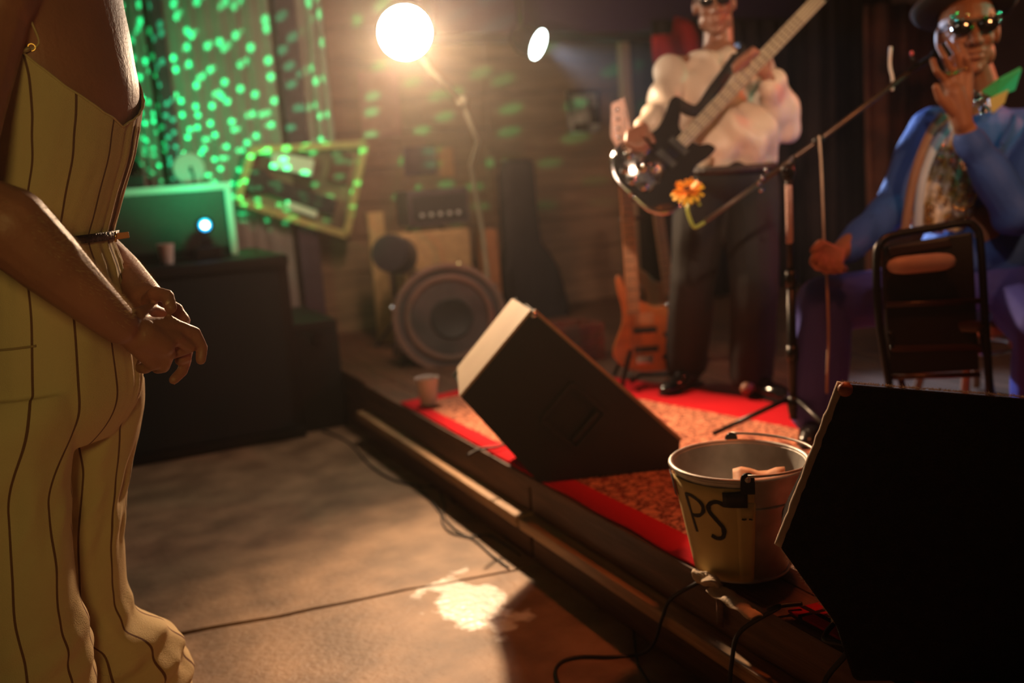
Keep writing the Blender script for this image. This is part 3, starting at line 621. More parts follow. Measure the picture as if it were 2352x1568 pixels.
# ------------------------------------------------------------------ left back: drapes, posts, framed guitar picture
M_drape = mat('grey_drape', (0.34, 0.29, 0.27), 0.9, var=0.25, scale=3)
M_ddrape = mat('dark_purple_drape', (0.10, 0.05, 0.075), 0.9, var=0.3)
def drape(px0, px1, y, z0, z1, folds, amp, m, text, name='curtain', cat='curtain', grp='curtains', pyref=250):
    x0, x1 = (ony(px0, pyref, y).x, ony(px1, pyref, y).x) if px0 > 20 else (px0, px1)
    nx = folds * 8; g = []; rr = random.Random(folds); ph = [rr.uniform(-.5, .5) for _ in range(nx + 9)]
    for j in range(13):
        zz = z0 + (z1 - z0) * j / 12
        g.append([V((x0 + (x1 - x0) * i / nx, y + amp * math.sin(i / nx * folds * 6.283 + 2.2 * mnoise.noise(V((i * .06, j * .05, folds)))) + amp * .9 * mnoise.noise(V((i * .25, j * .2, y))), zz)) for i in range(nx + 1)])
    o = MB().loft(g, closed=False, caps=False).build(name, m, None, smooth=True, solid=0.008); label(o, text, cat, grp); return o
drape(395, 640, 6.32, 0.3, 2.74, 7, 0.010, M_drape, 'grey green lit fabric drape covered in green light dots, left of the dark post')
drape(696, 760, 6.30, 1.1, 2.74, 3, 0.02, M_drape, 'narrow pale drape between the dark post and the bright lamp')
drape(300, 352, 6.34, 0.3, 2.74, 3, 0.02, M_drape, 'grey drape strip behind the person in the jumpsuit')
x = ony(668, 150, 6.25).x; MB().box((x, 6.28, 1.37), (0.13, 0.05, 2.74), None, 0.005).build('trim_3', M_ddrape)['kind'] = 'structure'
x = ony(374, 150, 6.25).x; MB().box((x, 6.28, 1.37), (0.07, 0.05, 2.74), None, 0.005).build('trim_4', M_ddrape)['kind'] = 'structure'
# framed cigar box guitar picture, hung at a slant
YP = 6.215
cs = [ony(578, 345, YP), ony(545, 462, YP), ony(795, 540, YP), ony(838, 330, YP)]
t = thing('framed_picture', tuple(sum(cs, V()) / 4), 'slanted wooden framed picture of a guitar under the green dots', 'picture')
M_yw = mat('yellow_wood_frame', (0.55, 0.42, 0.18), 0.6, var=0.25, scale=6)
M_back = mat('picture_backing', (0.30, 0.22, 0.14), 0.8, color2=(0.10, 0.05, 0.04), scale=5)
MB().prism([p + V((0, 0.04, 0)) for p in cs], (0, 0.025, 0)).build('backing', M_back, t)
for i in range(4): MB().bar(cs[i], cs[(i + 1) % 4], 0.045, 0.035, (0, 1, 0), 0.004).build('frame_rail', M_yw, t)
c1 = ony(592, 416, YP); c2 = ony(770, 478, YP)
MB().lathe([(0, 0), (0.078, 0), (0.078, 0.012), (0, 0.012)], c1 + V((0, 0.012, 0)), (0, -1, 0), 28).build('dark_disc', M_black, t)
MB().bar(c1 + V((0, 0.006, 0)), c2 + V((0, 0.006, 0)), 0.10, 0.016, (0, 1, 0), 0.003).build('dark_neck', M_black, t)
MB().bar(ony(625, 365, YP) + V((0, .016, 0)), ony(720, 385, YP) + V((0, .016, 0)), 0.10, 0.012, (0, 1, 0)).build('pale_patch', M_paper, t)
MB().bar(ony(790, 350, YP) + V((0, .016, 0)), ony(775, 420, YP) + V((0, .016, 0)), 0.13, 0.012, (0, 1, 0)).build('brown_patch', mat('brown_print', (0.12, 0.04, 0.03), 0.8, var=0.3), t)
MB().bar(ony(660, 465, YP) + V((0, .016, 0)), ony(730, 490, YP) + V((0, .016, 0)), 0.06, 0.012, (0, 1, 0)).build('pale_patch', M_paper, t)
# posters
p = ony(872, 240, WY - 0.01)
t = thing('poster', tuple(p), 'faded reddish square poster on the board wall below the bright lamp', 'poster', 'wall posters')
MB().box((p.x, WY - 0.012, p.z), (0.27, 0.006, 0.42)).build('sheet', mat('faded_red_print', (0.40, 0.17, 0.15), 0.7, var=0.3, scale=4), t)
p = ony(1340, 257, WY - 0.01)
t = thing('poster', tuple(p), 'small dark bordered picture pinned on the board wall above the guitar case', 'poster', 'wall posters')
MB().box((p.x, WY - 0.012, p.z), (0.27, 0.006, 0.30)).build('sheet', mat('grey_print', (0.70, 0.66, 0.62), 0.6, color2=(0.05, 0.04, 0.05), scale=9), t)
for dx, dz, w, h in ((0.01, 0.14, 0.27, 0.03), (0.125, 0.02, 0.025, 0.22), (-0.115, 0.07, 0.03, 0.16), (0.09, -0.03, 0.08, 0.12), (-0.03, -0.11, 0.12, 0.06), (0.05, 0.06, 0.03, 0.09)):
    MB().box((p.x + dx, WY - 0.017, p.z + dz), (w, 0.004, h), None, 0.001).build('dark_print', M_black, t)
p = ony(1240, 182, WY)

# ------------------------------------------------------------------ lamps
M_bulb = mat('lamp_face', (1, 0.9, 0.8), 0.3, emit=(1.0, 0.86, 0.66), espow=110)
t = thing('stage_lamp', tuple(LAMP), 'dazzling round white stage lamp glowing on its tall stand', 'lamp', 'stage lamps')
def par(t, pos, d, r, L, m_e):
    MB().lathe([(r * .97, 0.0), (r, 0.0), (r * 1.02, -0.01), (r, -L * .6), (r * .55, -L), (0, -L)], pos, d, 32).build('housing', M_blackmetal, t, smooth=True, autosmooth=45)
    MB().lathe([(0, 0.012), (r * .6, 0.010), (r * .96, 0.004), (r * .96, 0.001), (0, 0.001)], pos, d, 32).build('lens', m_e, t, smooth=True)
par(t, LAMP, _ld, 0.128, 0.2, M_bulb)
t2 = thing('stage_lamp', tuple(LAMP2), 'smaller white lamp seen at an angle, right of the dazzling one', 'lamp', 'stage lamps')
M_bulb2 = mat('lamp_face_cool', (1, 1, 1), 0.3, emit=(0.85, 1.0, 0.92), espow=14)
tiltd = (CAM - LAMP2).normalized(); s_ = tiltd.cross(V((0, 0, 1))).normalized()
d2 = (tiltd * 0.38 - s_ * 0.85 - V((0, 0, 0.38))).normalized()
par(t2, LAMP2, d2, 0.095, 0.18, M_bulb2)
MB().tube([LAMP2 - d2 * .12, LAMP2 - d2 * .12 + V((0, .05, .3)), (LAMP2.x, LAMP2.y + .1, 2.14 + .3)], 0.012).build('hanging_bracket', M_blackmetal, t2)
MB().tube([(LAMP2 - d2 * .12) , (LAMP2.x, LAMP2.y + .1, 2.75)], 0.008).build('hanging_wire', M_rub, t2)
# the stand of the bright lamp: tripod, bent pole and clamp
YS = 5.35
M_pole = mat('stand_metal', (0.50, 0.52, 0.38), 0.5, 0.3, var=0.15)
base = ony(1122, 640, YS); jt = ony(1060, 232, 4.85)
t = thing('lamp_stand', (base.x, YS, SZ), 'bent pale metal stand rising from behind the drum to the bright lamp', 'stand')
MB().tube([LAMP - _ld * .1, ony(990, 165, 4.72), jt], 0.016).build('upper_arm', M_pole, t, smooth=True)
MB().ell(jt, (0.032, 0.032, 0.032)).build('joint', M_pole, t, smooth=True)
MB().tube([jt, ony(1098, 325, 5.0), ony(1082, 380, 5.15), ony(1108, 530, YS), V((base.x, YS, 0.55)), V((base.x, YS, SZ + 0.25))], 0.013).build('pole', M_pole, t, smooth=True)
for k in range(3):
    a = k * 2.094 + .4; MB().tube([(base.x, YS, SZ + 0.3), (base.x + .3 * math.cos(a), YS + .3 * math.sin(a), SZ + 0.012)], 0.009).build('leg', M_pole, t)

# ------------------------------------------------------------------ drum and gear behind it
dc = ony(1033, 730, 4.95)
dax = V((-0.30, -0.86, 0.40)).normalized(); dR = 0.30; dD = 0.34
t = thing('bass_drum', (dc.x, dc.y + .2, SZ), 'large round bass drum tilted back with dark worn head, behind the cup', 'drum')
M_hoop = mat('drum_hoop', (0.24, 0.13, 0.10), 0.6, var=0.2, scale=10)
M_head = mat('worn_drumhead', (0.10, 0.07, 0.07), 0.7, color2=(0.05, 0.035, 0.035), scale=6)
MB().lathe([(dR - 0.012, 0), (dR - 0.012, -dD), (dR - 0.03, -dD), (dR - 0.03, 0)], dc, dax, 56, closed=True).build('shell', mat('dark_drum_shell', (0.05, 0.035, 0.04), 0.35, var=0.3), t, smooth=True, autosmooth=40)
MB().lathe([(dR - 0.014, -0.02), (dR + 0.006, -0.02), (dR + 0.010, 0.0), (dR + 0.004, 0.022), (dR - 0.022, 0.022), (dR - 0.026, 0.004)], dc, dax, 56, closed=True).build('hoop', M_hoop, t, smooth=True, autosmooth=40)
MB().lathe([(dR - 0.014, -dD - 0.02), (dR + 0.006, -dD - 0.02), (dR + 0.008, -dD + 0.02), (dR - 0.022, -dD + 0.02)], dc, dax, 56, closed=True).build('hoop', M_hoop, t, smooth=True, autosmooth=40)
MB().lathe([(0, 0.0), (0.235, 0.002), (dR - 0.025, 0.006), (dR - 0.025, -0.004), (0, -0.01)], dc, dax, 56).build('head', M_head, t, smooth=True, autosmooth=30)
MB().lathe([(0.205, 0.0), (0.225, 0.010), (0.245, 0.0), (0.225, -0.004)], dc + dax * .003, dax, 56, closed=True).build('muffle_ring', M_hoop, t, smooth=True)
MB().lathe([(0, 0.004), (0.105, 0.004), (0.115, 0.009), (0.110, 0.0), (0, 0.0)], dc + dax * .003 + V((0.012, 0, -0.005)), dax, 40).build('port', M_rub, t, smooth=True)
q = V((0, 0, 1)).rotation_difference(dax)
for k in range(8):
    a = k * math.pi / 4 + .2; r_ = q @ V((math.cos(a), math.sin(a), 0))
    MB().bar(dc + r_ * (dR + .012) + dax * 0.02, dc + r_ * (dR + .012) - dax * 0.11, 0.014, 0.014, r_, 0.002).build('tension_rod', M_chrome, t)
for s_ in (-1, 1):
    a = dc - dax * 0.2 + V((s_ * .22, 0, -.12)); MB().tube([a, V((a.x + s_ * .12, a.y - .12, SZ + .01))], 0.009).build('spur_leg', M_blackmetal, t)
MB().box((dc.x + .06, dc.y + .33, SZ + .06), (0.36, 0.16, 0.12), None, 0.01).build('rest_block', M_black, t)
# tan amplifier behind the drum
M_tan = mat('tweed_cloth', (0.52, 0.33, 0.16), 0.8, var=0.2, scale=30)
ya = 5.62; p0 = ony(918, 538, ya); p1 = ony(1092, 700, ya)
t = thing('combo_amplifier', (p0.x + .3, ya + .12, SZ), 'tan tweed amplifier standing behind the bass drum', 'amplifier')
MB().box(((p0.x + p1.x) / 2, ya + .13, (p0.z + SZ) / 2), (p1.x - p0.x, 0.26, p0.z - SZ), None, 0.015).build('cabinet', M_tan, t)
MB().box(((p0.x + p1.x) / 2, ya - .004, SZ + .26), (p1.x - p0.x - .08, 0.012, 0.34), None, 0.003).build('grille_cloth', M_grille, t)
MB().tube([(p0.x + .1, ya + .13, p0.z), (p0.x + .13, ya + .13, p0.z + .03), (p0.x + .3, ya + .13, p0.z + .03), (p0.x + .33, ya + .13, p0.z)], 0.01).build('handle', M_black, t)
q0 = ony(925, 440, ya + .1); q1 = ony(1072, 532, ya + .1)
t = thing('amplifier_head', (q0.x, ya + .2, p0.z + .04), 'dark purple amplifier head stacked on the tan amplifier', 'amplifier')
hz_ = p0.z + .034
MB().box(((q0.x + q1.x) / 2, ya + .14, (q0.z + hz_) / 2), (q1.x - q0.x, 0.22, q0.z - hz_), None, 0.01).build('cabinet', mat('purple_black_vinyl', (0.07, 0.05, 0.06), 0.6, var=0.3), t)
MB().box(((q0.x + q1.x) / 2, ya + .025, (q0.z + hz_) / 2), (q1.x - q0.x - .05, 0.01, (q0.z - hz_) * .7), None, 0.002).build('front_panel', M_grille, t)
for k in range(5): MB().lathe([(0, .018), (.010, .016), (.012, 0)], (lerp(q0.x, q1.x, .2 + .15 * k), ya + .02, lerp(hz_, q0.z, .3)), (0, -1, 0), 12).build('knob', M_frame, t, smooth=True)
# round box on pole left of it
p = ony(903, 585, 5.5); 
t = thing('drum_stool', (p.x, 5.5, SZ), 'small dark round tom drum on a stand left of the tan amplifier', 'drum'); t.name = 'tom_drum'
MB().lathe([(0.0, .1), (.105, .1), (.11, .08), (.11, -.08), (.105, -.1), (0, -.1)], (p.x + .01, 5.5, p.z), (-.6, -.75, .2), 28).build('shell', mat('dark_shell', (0.04, 0.035, 0.045), 0.4, var=0.3), t, smooth=True, autosmooth=40)
MB().tube([(p.x, 5.53, p.z), (p.x, 5.53, SZ + .01)], .012).build('stand_pole', M_blackmetal, t)
for k in range(3): MB().tube([(p.x, 5.53, SZ + .2), (p.x + .18 * math.cos(k * 2.1), 5.53 + .18 * math.sin(k * 2.1), SZ + .01)], .008).build('leg', M_blackmetal, t)
xx0 = ony(862, 600, 5.8).x
t = thing('plywood_panel', (xx0, 5.85, SZ), 'narrow ochre wooden board standing upright left of the tom drum', 'board')
MB().box((xx0 + .04, 5.85, SZ + .40), (0.10, 0.03, 0.80), None, 0.004).build('panel', M_tan, t)
p0 = ony(1112, 535, 5.75); p1 = ony(1160, 622, 5.75)
t = thing('floor_tom', (p0.x, 5.8, SZ), 'orange wooden box upright between the lamp stand and black gig bag', 'box'); t.name = 'wooden_box'
M_orw = mat('orange_wood', (0.55, 0.24, 0.10), 0.55, var=0.2, scale=6)
MB().box(((p0.x + p1.x) / 2, 5.87, (SZ + p0.z) / 2), (p1.x - p0.x, 0.12, p0.z - SZ), None, 0.02).build('box_body', M_orw, t)
MB().box(((p0.x + p1.x) / 2, 5.87, p0.z + .005), (p1.x - p0.x - .02, 0.10, 0.02), None, 0.005).build('lid', M_orw, t)
# patches pinned on wall above the amps
for (a0_, b0_, a1_, b1_, m_, tx) in ((1008, 340, 1045, 405, M_orw, 'orange paper flyer on the wall above the amplifier head'), (925, 338, 1003, 400, M_ddrape, 'dark purple flyer on the wall left of the orange flyer')):
    p0 = ony(a0_, b0_, WY - .02); p1 = ony(a1_, b1_, WY - .02)
    t = thing('flyer', tuple(p0), tx, 'poster', 'wall posters'); MB().box(((p0.x + p1.x) / 2, WY - .012, (p0.z + p1.z) / 2), (p1.x - p0.x, 0.004, p0.z - p1.z)).build('sheet', m_, t)
p0 = ony(1125, 345, WY - .02); p1 = ony(1215, 520, WY - .02)
t = thing('wall_panel', tuple(p0), 'tan wooden panel frame on the wall behind the black gig bag', 'frame')
MB().box(((p0.x + p1.x) / 2, WY - .016, p0.z), (p1.x - p0.x, 0.02, 0.06), None, .003).build('top_rail', M_board, t)
MB().box((p0.x, WY - .016, (p0.z + SZ) / 2), (0.05, 0.02, p0.z - SZ), None, .003).build('side_rail', M_board, t)
# black gig bag: narrow neck, swelling body
t_ = []; yg = 5.95
for (py, xl, xr) in ((366, 1162, 1210), (372, 1150, 1222), (400, 1147, 1224), (480, 1150, 1230), (560, 1156, 1240), (590, 1150, 1262), (620, 1145, 1280), (660, 1150, 1292), (700, 1160, 1302), (740, 1165, 1308), (790, 1170, 1300), (815, 1185, 1285)):
    a = ony(xl, py, yg); b_ = ony(xr, py, yg); c_ = (a + b_) / 2; hw = (b_.x - a.x) / 2; dpt = 0.05 if py < 380 else 0.075
    t_.append([V((c_.x + hw * math.copysign(abs(math.cos(q_)) ** .6, math.cos(q_)), yg + dpt * math.copysign(abs(math.sin(q_)) ** .6, math.sin(q_)), c_.z)) for q_ in [2 * math.pi * k / 28 for k in range(28)]])
gz = min(p.z for p in t_[-1])
t = thing('gig_bag', (t_[-1][0].x - .1, yg, SZ), 'tall black gig bag leaning upright against the board wall', 'bag')
for rg in t_:
    for p in rg: p.z += 0
last = [V((p.x, p.y, SZ + .012)) for p in t_[-1]]
MB().loft(t_ + [last]).build('bag', mat('black_nylon', (0.022, 0.02, 0.022), 0.75, var=0.3, bump=0.3, bscale=12), t, smooth=True)
MB().tube([ony(1175, 620, yg - .09), ony(1180, 700, yg - .10), ony(1190, 780, yg - .09)], .006).build('zipper', M_blackmetal, t)
# crate
p = onz(1362, 835, SZ + .004)
t = thing('crate', (p.x, p.y, SZ), 'small dark red crate on the stage beside the leaning bass guitar', 'crate')
M_cr = mat('red_brown_wood', (0.22, 0.06, 0.035), 0.6, var=0.3)
for k in range(3):
    MB().box((p.x, p.y + .10, SZ + .03 + k * .065), (0.26, 0.016, 0.055), None, .003).build('slat', M_cr, t)
    MB().box((p.x, p.y + .34, SZ + .03 + k * .065), (0.26, 0.016, 0.055), None, .003).build('slat', M_cr, t)
for s_ in (-1, 1): MB().box((p.x + s_ * .122, p.y + .22, SZ + .1), (0.016, 0.224, 0.18), None, .003).build('end_board', M_cr, t)
MB().box((p.x, p.y + .22, SZ + .012), (0.23, 0.22, 0.012)).build('bottom_board', M_cr, t)

# ------------------------------------------------------------------ right background
M_rust = mat('rust_drape', (0.20, 0.07, 0.035), 0.9, color2=(0.03, 0.015, 0.012), scale=4, bump=0.4, bscale=8)
M_dk = mat('black_drape', (0.035, 0.022, 0.022), 0.95, color2=(0.015, 0.01, 0.01), scale=3)
drape(1500, 1840, 5.8, SZ, 2.2, 10, 0.03, M_dk, 'black stage curtain hanging behind the standing bass player')
drape(1850, 2060, 5.3, SZ, 2.5, 7, 0.04, M_dk, 'very dark red curtain behind the microphone boom')
drape(2000, 2160, 4.6, SZ, 2.1, 5, 0.05, M_rust, 'rust brown draped cloth hanging behind the seated singer')
p = ony(1500, 80, 5.7); p2 = ony(1610, 145, 5.7)
t = thing('pennant', tuple(p), 'bright red cloth hung behind the bass player\'s shoulder', 'cloth')
M_redc = mat('red_cloth', (0.60, 0.02, 0.02), 0.85, var=0.25, scale=5)
g = []
for j in range(6):
    g.append([V((lerp(p.x, p2.x, i / 10), 5.7 + .02 * math.sin(i * 1.1 + j * .4), lerp(p2.z, p.z + (0.12 if i > 4 else 0) * math.sin(i / 10 * 3.14), j / 5))) for i in range(11)])
MB().loft(g, closed=False, caps=False).build('red_cloth', M_redc, t, smooth=True, solid=.004)
# ------------------------------------------------------------------ guitars
M_orbass = mat('orange_lacquer', (0.62, 0.17, 0.035), 0.3, var=0.3, scale=5, stretch=(1, 1, 4), coat=0.5)
M_neck = mat('maple_neck', (0.55, 0.27, 0.12), 0.45, var=0.15, scale=8)
M_fret = mat('rosewood', (0.10, 0.05, 0.03), 0.5, var=0.3)
OUT = [(0, 0), (-.09, .005), (-.15, .045), (-.172, .11), (-.145, .19), (-.115, .25), (-.125, .32), (-.155, .39), (-.14, .42), (-.09, .38), (-.045, .33), (.045, .33), (.08, .365), (.115, .37), (.12, .33), (.108, .26), (.135, .19), (.168, .11), (.15, .045), (.09, .005)]
def guitar(name, org, u, f, text, m_body, m_neck, m_board, outline=OUT, L=1.10, w=0.05, noff=0.0, scale=1.0, grp='bass guitars', dark_hw=True):
    u = V(u).normalized(); f = (V(f) - u * V(f).dot(u)).normalized(); s = u.cross(f)
    if True:
        s = f.cross(u) * -1.0
    s = u.cross(f)                                          # to the viewer's right when u is up and f faces the viewer
    P = lambda a, b_, c=0.0: V(org) + s * a * scale + u * b_ * scale + f * c * scale
    t = thing(name, tuple(org), text, 'guitar', grp)
    sm = spline([V((a, b_, 0)) for a, b_ in outline + [outline[0]]], 4)[:-1]
    mb = MB(); mb.prism([P(p.x, p.y, -.02) for p in sm], f * 0.04 * scale); o = mb.build('body', m_body, t, smooth=True, autosmooth=40)
    bv = o.modifiers.new('b', 'BEVEL'); bv.width = 0.006; bv.segments = 3; bv.limit_method = 'ANGLE'; bv.angle_limit = R(50)
    rot = Matrix((s, u, f)).transposed()
    MB().box(P(noff, .30 + L * .31, .012), (w * scale, L * .62 * scale, .02 * scale), rot, .004).build('neck', m_neck, t)
    MB().box(P(noff, .27 + L * .31, .025), (w * .92 * scale, L * .64 * scale, .006 * scale), rot, .001).build('fingerboard', m_board, t)
    fr = MB()
    for k in range(20): fr.box(P(noff, .27 + L * .62 * (1 - 0.5 ** (k / 12)) * 1.3 - .0, .029), (w * .9 * scale, .003, .002), rot)
    fr.build('frets', M_chrome, t, kind='stuff')
    hy = .30 + L * .62
    MB().prism([P(noff - w * .5, hy, 0), P(noff - w * .9, hy + .05, 0), P(noff - w * .7, hy + .19, 0), P(noff + w * .3, hy + .21, 0), P(noff + w * .7, hy + .05, 0), P(noff + w * .5, hy, 0)], f * .016 * scale).build('headstock', m_body, t)
    for k in range(4): MB().lathe([(0, .02), (.008, .018), (.008, 0)], P(noff - w * .3, hy + .04 + .04 * k, .01), f, 12).build('tuning_post', M_chrome, t, smooth=True)
    for k in range(4): MB().tube([P(noff + w * .22 * (k - 1.5), .07, .034), P(noff + w * .2 * (k - 1.5), hy + .04 + .04 * k, .03)], .0012, 5).build('string', M_chrome, t)
    return t, P, s, u, f, rot

def solve_up(px, py, pxt, pyt, d, dt): return W(px, py, d), (W(pxt, pyt, dt) - W(px, py, d)).normalized()
# leaning orange bass on its stand
o0 = onz(1487, 860, SZ + 0.06); o0 = V((o0.x, o0.y, SZ + 0.075))
OUT2 = [(0, 0), (-.075, .012), (-.13, .05), (-.148, .10), (-.12, .17), (-.098, .225), (-.095, .29), (-.112, .37), (-.113, .425), (-.095, .43), (-.075, .385), (-.05, .335), (.0, .31), (.05, .285), (.085, .285), (.105, .27), (.115, .20), (.112, .13), (.128, .07), (.125, .015), (.06, .0)]
fdir = (CAM - o0); fdir.z = 0; fdir = fdir.normalized()
t, P, s, u, f, rot = guitar('bass_guitar', o0, (0.045, 0.10, 1.0), (fdir.x + .1, fdir.y, .12), 'orange lacquered bass guitar standing upright left of the bass player\'s legs', M_orbass, M_orbass, M_neck, OUT2, 1.12, .056, -.045)
for y0 in (.10, .185): MB().box(P(.0, y0, .022), (.105, .026, .014), rot, .003).build('pickup', M_rub, t)
MB().box(P(.0, .235, .021), (.08, .05, .006), rot, .003).build('pickguard', M_neck, t)
MB().box(P(-.01, .055, .024), (.075, .035, .012), rot, .003).build('bridge', M_chrome, t)
for a_s, b_s in ((.08, .06), (.095, .11), (.09, .16)): MB().lathe([(0, .018), (.010, .016), (.012, 0)], P(a_s, b_s, .02), f, 14).build('knob', M_blackmetal, t, smooth=True)
MB().lathe([(0, .016), (.008, .014), (.009, 0)], P(.10, .29, 0), s, 14).build('strap_button', M_chrome, t, smooth=True)
def gstand(c, text):
    t = thing('guitar_stand', (c.x, c.y, SZ), text, 'stand', 'guitar stands')
    for k, (dx, dy) in enumerate(((-.16, -.10), (.14, -.10), (0, .22))): MB().tube([(c.x, c.y + .07, SZ + .28), (c.x + dx, c.y + .07 + dy, SZ + .012)], .010).build('leg', M_blackmetal, t, smooth=True)
    MB().tube([(c.x, c.y + .07, SZ + .26), (c.x + .03, c.y + .16, SZ + .75)], .009).build('upright', M_blackmetal, t, smooth=True)
    MB().tube([(c.x - .12, c.y - .045, SZ + .08), (c.x - .10, c.y - .03, SZ + .05), (c.x, c.y + .06, SZ + .05), (c.x + .10, c.y - .03, SZ + .05), (c.x + .12, c.y - .045, SZ + .08)], .010).build('cradle', M_rub, t, smooth=True)
    MB().tube([(c.x - .04, c.y + .10, SZ + .75), (c.x + .08, c.y + .10, SZ + .75)], .009).build('neck_yoke', M_rub, t, smooth=True)
gstand(o0, 'black folding guitar stand under the orange bass guitar')
o1 = onz(1555, 800, SZ + .07); o1 = V((o1.x, o1.y, SZ + .08))
t, P, s, u, f, rot = guitar('bass_guitar', o1, (-0.08, 0.06, 1.0), (fdir.x, fdir.y, .1), 'dim amber bass guitar behind the orange one, mostly hidden by black trousers', mat('dim_amber_lacquer', (0.28, 0.12, 0.04), 0.4, var=0.3), M_neck, M_neck, OUT, 0.95, .05)
gstand(o1, 'black guitar stand holding the dim amber bass guitar')

# ------------------------------------------------------------------ figures
def head(mb, c, fw, up, k=1.0):
    """adds skull, face, nose, lips, brow, ears to a blob; returns a point function in the head's frame"""
    fw = V(fw).normalized(); up = V(up); up = (up - fw * up.dot(fw)).normalized(); rt = fw.cross(up); M = Matrix((rt, fw, up)).transposed()
    P = lambda a, b_, z: V(c) + M @ V((a * k, b_ * k, z * k))
    E = lambda p, r: mb.ell(P(*p), (r[0] * k, r[1] * k, r[2] * k), M)
    E((0, -.01, .02), (.076, .098, .105)); E((0, .035, -.045), (.060, .062, .078)); E((0, .045, -.095), (.042, .042, .030)); E((0, .075, -.110), (.022, .018, .016))
    for s_ in (-1, 1):
        E((s_ * .034, .070, -.030), (.024, .022, .024)); E((s_ * .048, .02, -.07), (.020, .045, .035)); E((s_ * .030, .084, .022), (.026, .012, .009))
        E((s_ * .079, -.005, -.012), (.010, .020, .032)); E((s_ * .015, .100, -.038), (.010, .010, .009))
    mb.cap(P(0, .088, .012), P(0, .112, -.034), .009 * k, .0145 * k)
    E((0, .090, -.063), (.028, .014, .009)); E((0, .089, -.079), (.025, .015, .010))
    return P, M

def finger(mb, pts, r=.010): mb.chain(pts, [r * 1.08, r, r * .93, r * .85][:len(pts)])

# ===== person in the pinstriped jumpsuit
PH = R(35); fF = V((math.cos(PH), -math.sin(PH), 0)); fR = V((-math.sin(PH), -math.cos(PH), 0))
YP1 = 2.25
EDGE = [(-260, 262), (-120, 282), (0, 300), (80, 315), (150, 325), (200, 333), (270, 331), (320, 323), (370, 314), (450, 290), (500, 277), (545, 266), (565, 268), (620, 289), (700, 311), (780, 325), (880, 337), (930, 336), (1000, 328)]
AA = [(-260, .165), (-120, .20), (0, .21), (130, .20), (300, .187), (400, .174), (548, .160), (650, .175), (780, .19), (880, .195), (1000, .19)]
BB = [(-260, .09), (-120, .115), (0, .128), (130, .14), (220, .148), (300, .140), (400, .128), (548, .120), (650, .132), (780, .146), (880, .155), (1000, .15)]
def ztopy(z, px=150, y=YP1):
    lo, hi = -600.0, 2400.0
    for _ in range(40):
        m = (lo + hi) / 2
        if ony(px, m, y).z > z: lo = m
        else: hi = m
    return (lo + hi) / 2
def ringpar(z):
    py = ztopy(z); a, b_ = sinterp(AA, py), sinterp(BB, py)
    hw = math.sqrt((b_ * math.cos(PH)) ** 2 + (a * math.sin(PH)) ** 2)
    xe = ony(sinterp(EDGE, py), py, YP1).x
    return V((xe - hw, YP1, z)), a, b_, py
def zof(px, py, y=YP1): return ony(px, py, y).z
def trunk(th, z, off=0.0, wr=1.0):
    c, a, b_, py = ringpar(z)
    w = 0
    if wr:
        w += 0.0035 * mnoise.noise(V((th * 2.2, z * 5, 1.3))) + 0.0022 * mnoise.noise(V((th * 7, z * 9 + th * 3, 4)))
        fr = math.exp(-((th + .35) / .35) ** 2)
        w += fr * 0.0035 * math.sin(th * 42 + z * 7) * (1 if py > 300 else .3)
        w += 0.003 * math.exp(-((py - 600) / 60) ** 2) * math.sin(th * 26)
    return c + fF * (b_ + off + w) * math.cos(th) + fR * (a + off + w) * math.sin(th)
M_skin1 = mat('light_brown_skin', (0.40, 0.16, 0.105), 0.5, var=0.18, scale=9, bump=0.12, bscale=140)
mjs = mat('cream_pinstripe_cloth', (0.66, 0.50, 0.27), 0.85, var=0.07, scale=6, bump=0.25, bscale=420)
nt = mjs.node_tree; N = nt.nodes; L = nt.links; b = N['Principled BSDF']
uvn = N.new('ShaderNodeUVMap'); sp = N.new('ShaderNodeSeparateXYZ'); L.new(uvn.outputs[0], sp.inputs[0])
def mth(op, a, c=None):
    n = N.new('ShaderNodeMath'); n.operation = op
    for i, v_ in enumerate((a, c)):
        if v_ is None: continue
        if isinstance(v_, (int, float)): n.inputs[i].default_value = v_
        else: L.new(v_, n.inputs[i])
    return n.outputs[0]
st = mth('LESS_THAN', mth('ABSOLUTE', mth('SUBTRACT', mth('FRACT', sp.outputs[0]), 0.5)), 0.030)
mx = N.new('ShaderNodeMix'); mx.data_type = 'RGBA'; L.new(mth('MULTIPLY', st, 0.9), mx.inputs[0]); old = b.inputs['Base Color'].links[0].from_socket
L.new(old, mx.inputs[6]); mx.inputs[7].default_value = (0.10, 0.018, 0.010, 1); L.new(mx.outputs[2], b.inputs['Base Color'])

zW = zof(200, 548)
base1 = ringpar(zW)[0]
per = thing('person', (base1.x, base1.y, 0), 'person in cream pinstriped sleeveless jumpsuit with thin dark belt, hands clasped in front', 'person')
# jumpsuit: bodice, hips and two wide legs in one mesh
TOP = [(0, zof(265, 290, 2.15)), (R(20), zof(210, 258, 2.12)), (R(45), zof(150, 200, 2.10)), (R(60), zof(108, 150, 2.10)), (R(67), zof(92, 122, 2.10)), (R(74), zof(72, 158, 2.1)), (R(90), zof(45, 212, 2.1)), (R(107), zof(0, 252, 2.1)), (R(140), zof(0, 272, 2.1)), (math.pi, zof(0, 276, 2.1))]
NT = 160; js = MB(); rings = []; uvs = []
NST = 13
for j in range(61):
    ring = []
    for k in range(NT + 1):
        th = -math.pi + 2 * math.pi * k / NT; zt = interp(TOP, abs(th)); z = zW + (zt - zW) * j / 60
        ring.append(trunk(th, z)); uvs.append(((th) / (2 * math.pi) * NST + 0.12, z))
    rings.append(ring)
js.loft(rings, closed=False, caps=False, uvs=uvs)
jo = js.build('bodice', mjs, per, smooth=True, solid=0.0025)
js = MB(); rings = []; zlow = zof(200, 1000); zhi = zW + 0.004
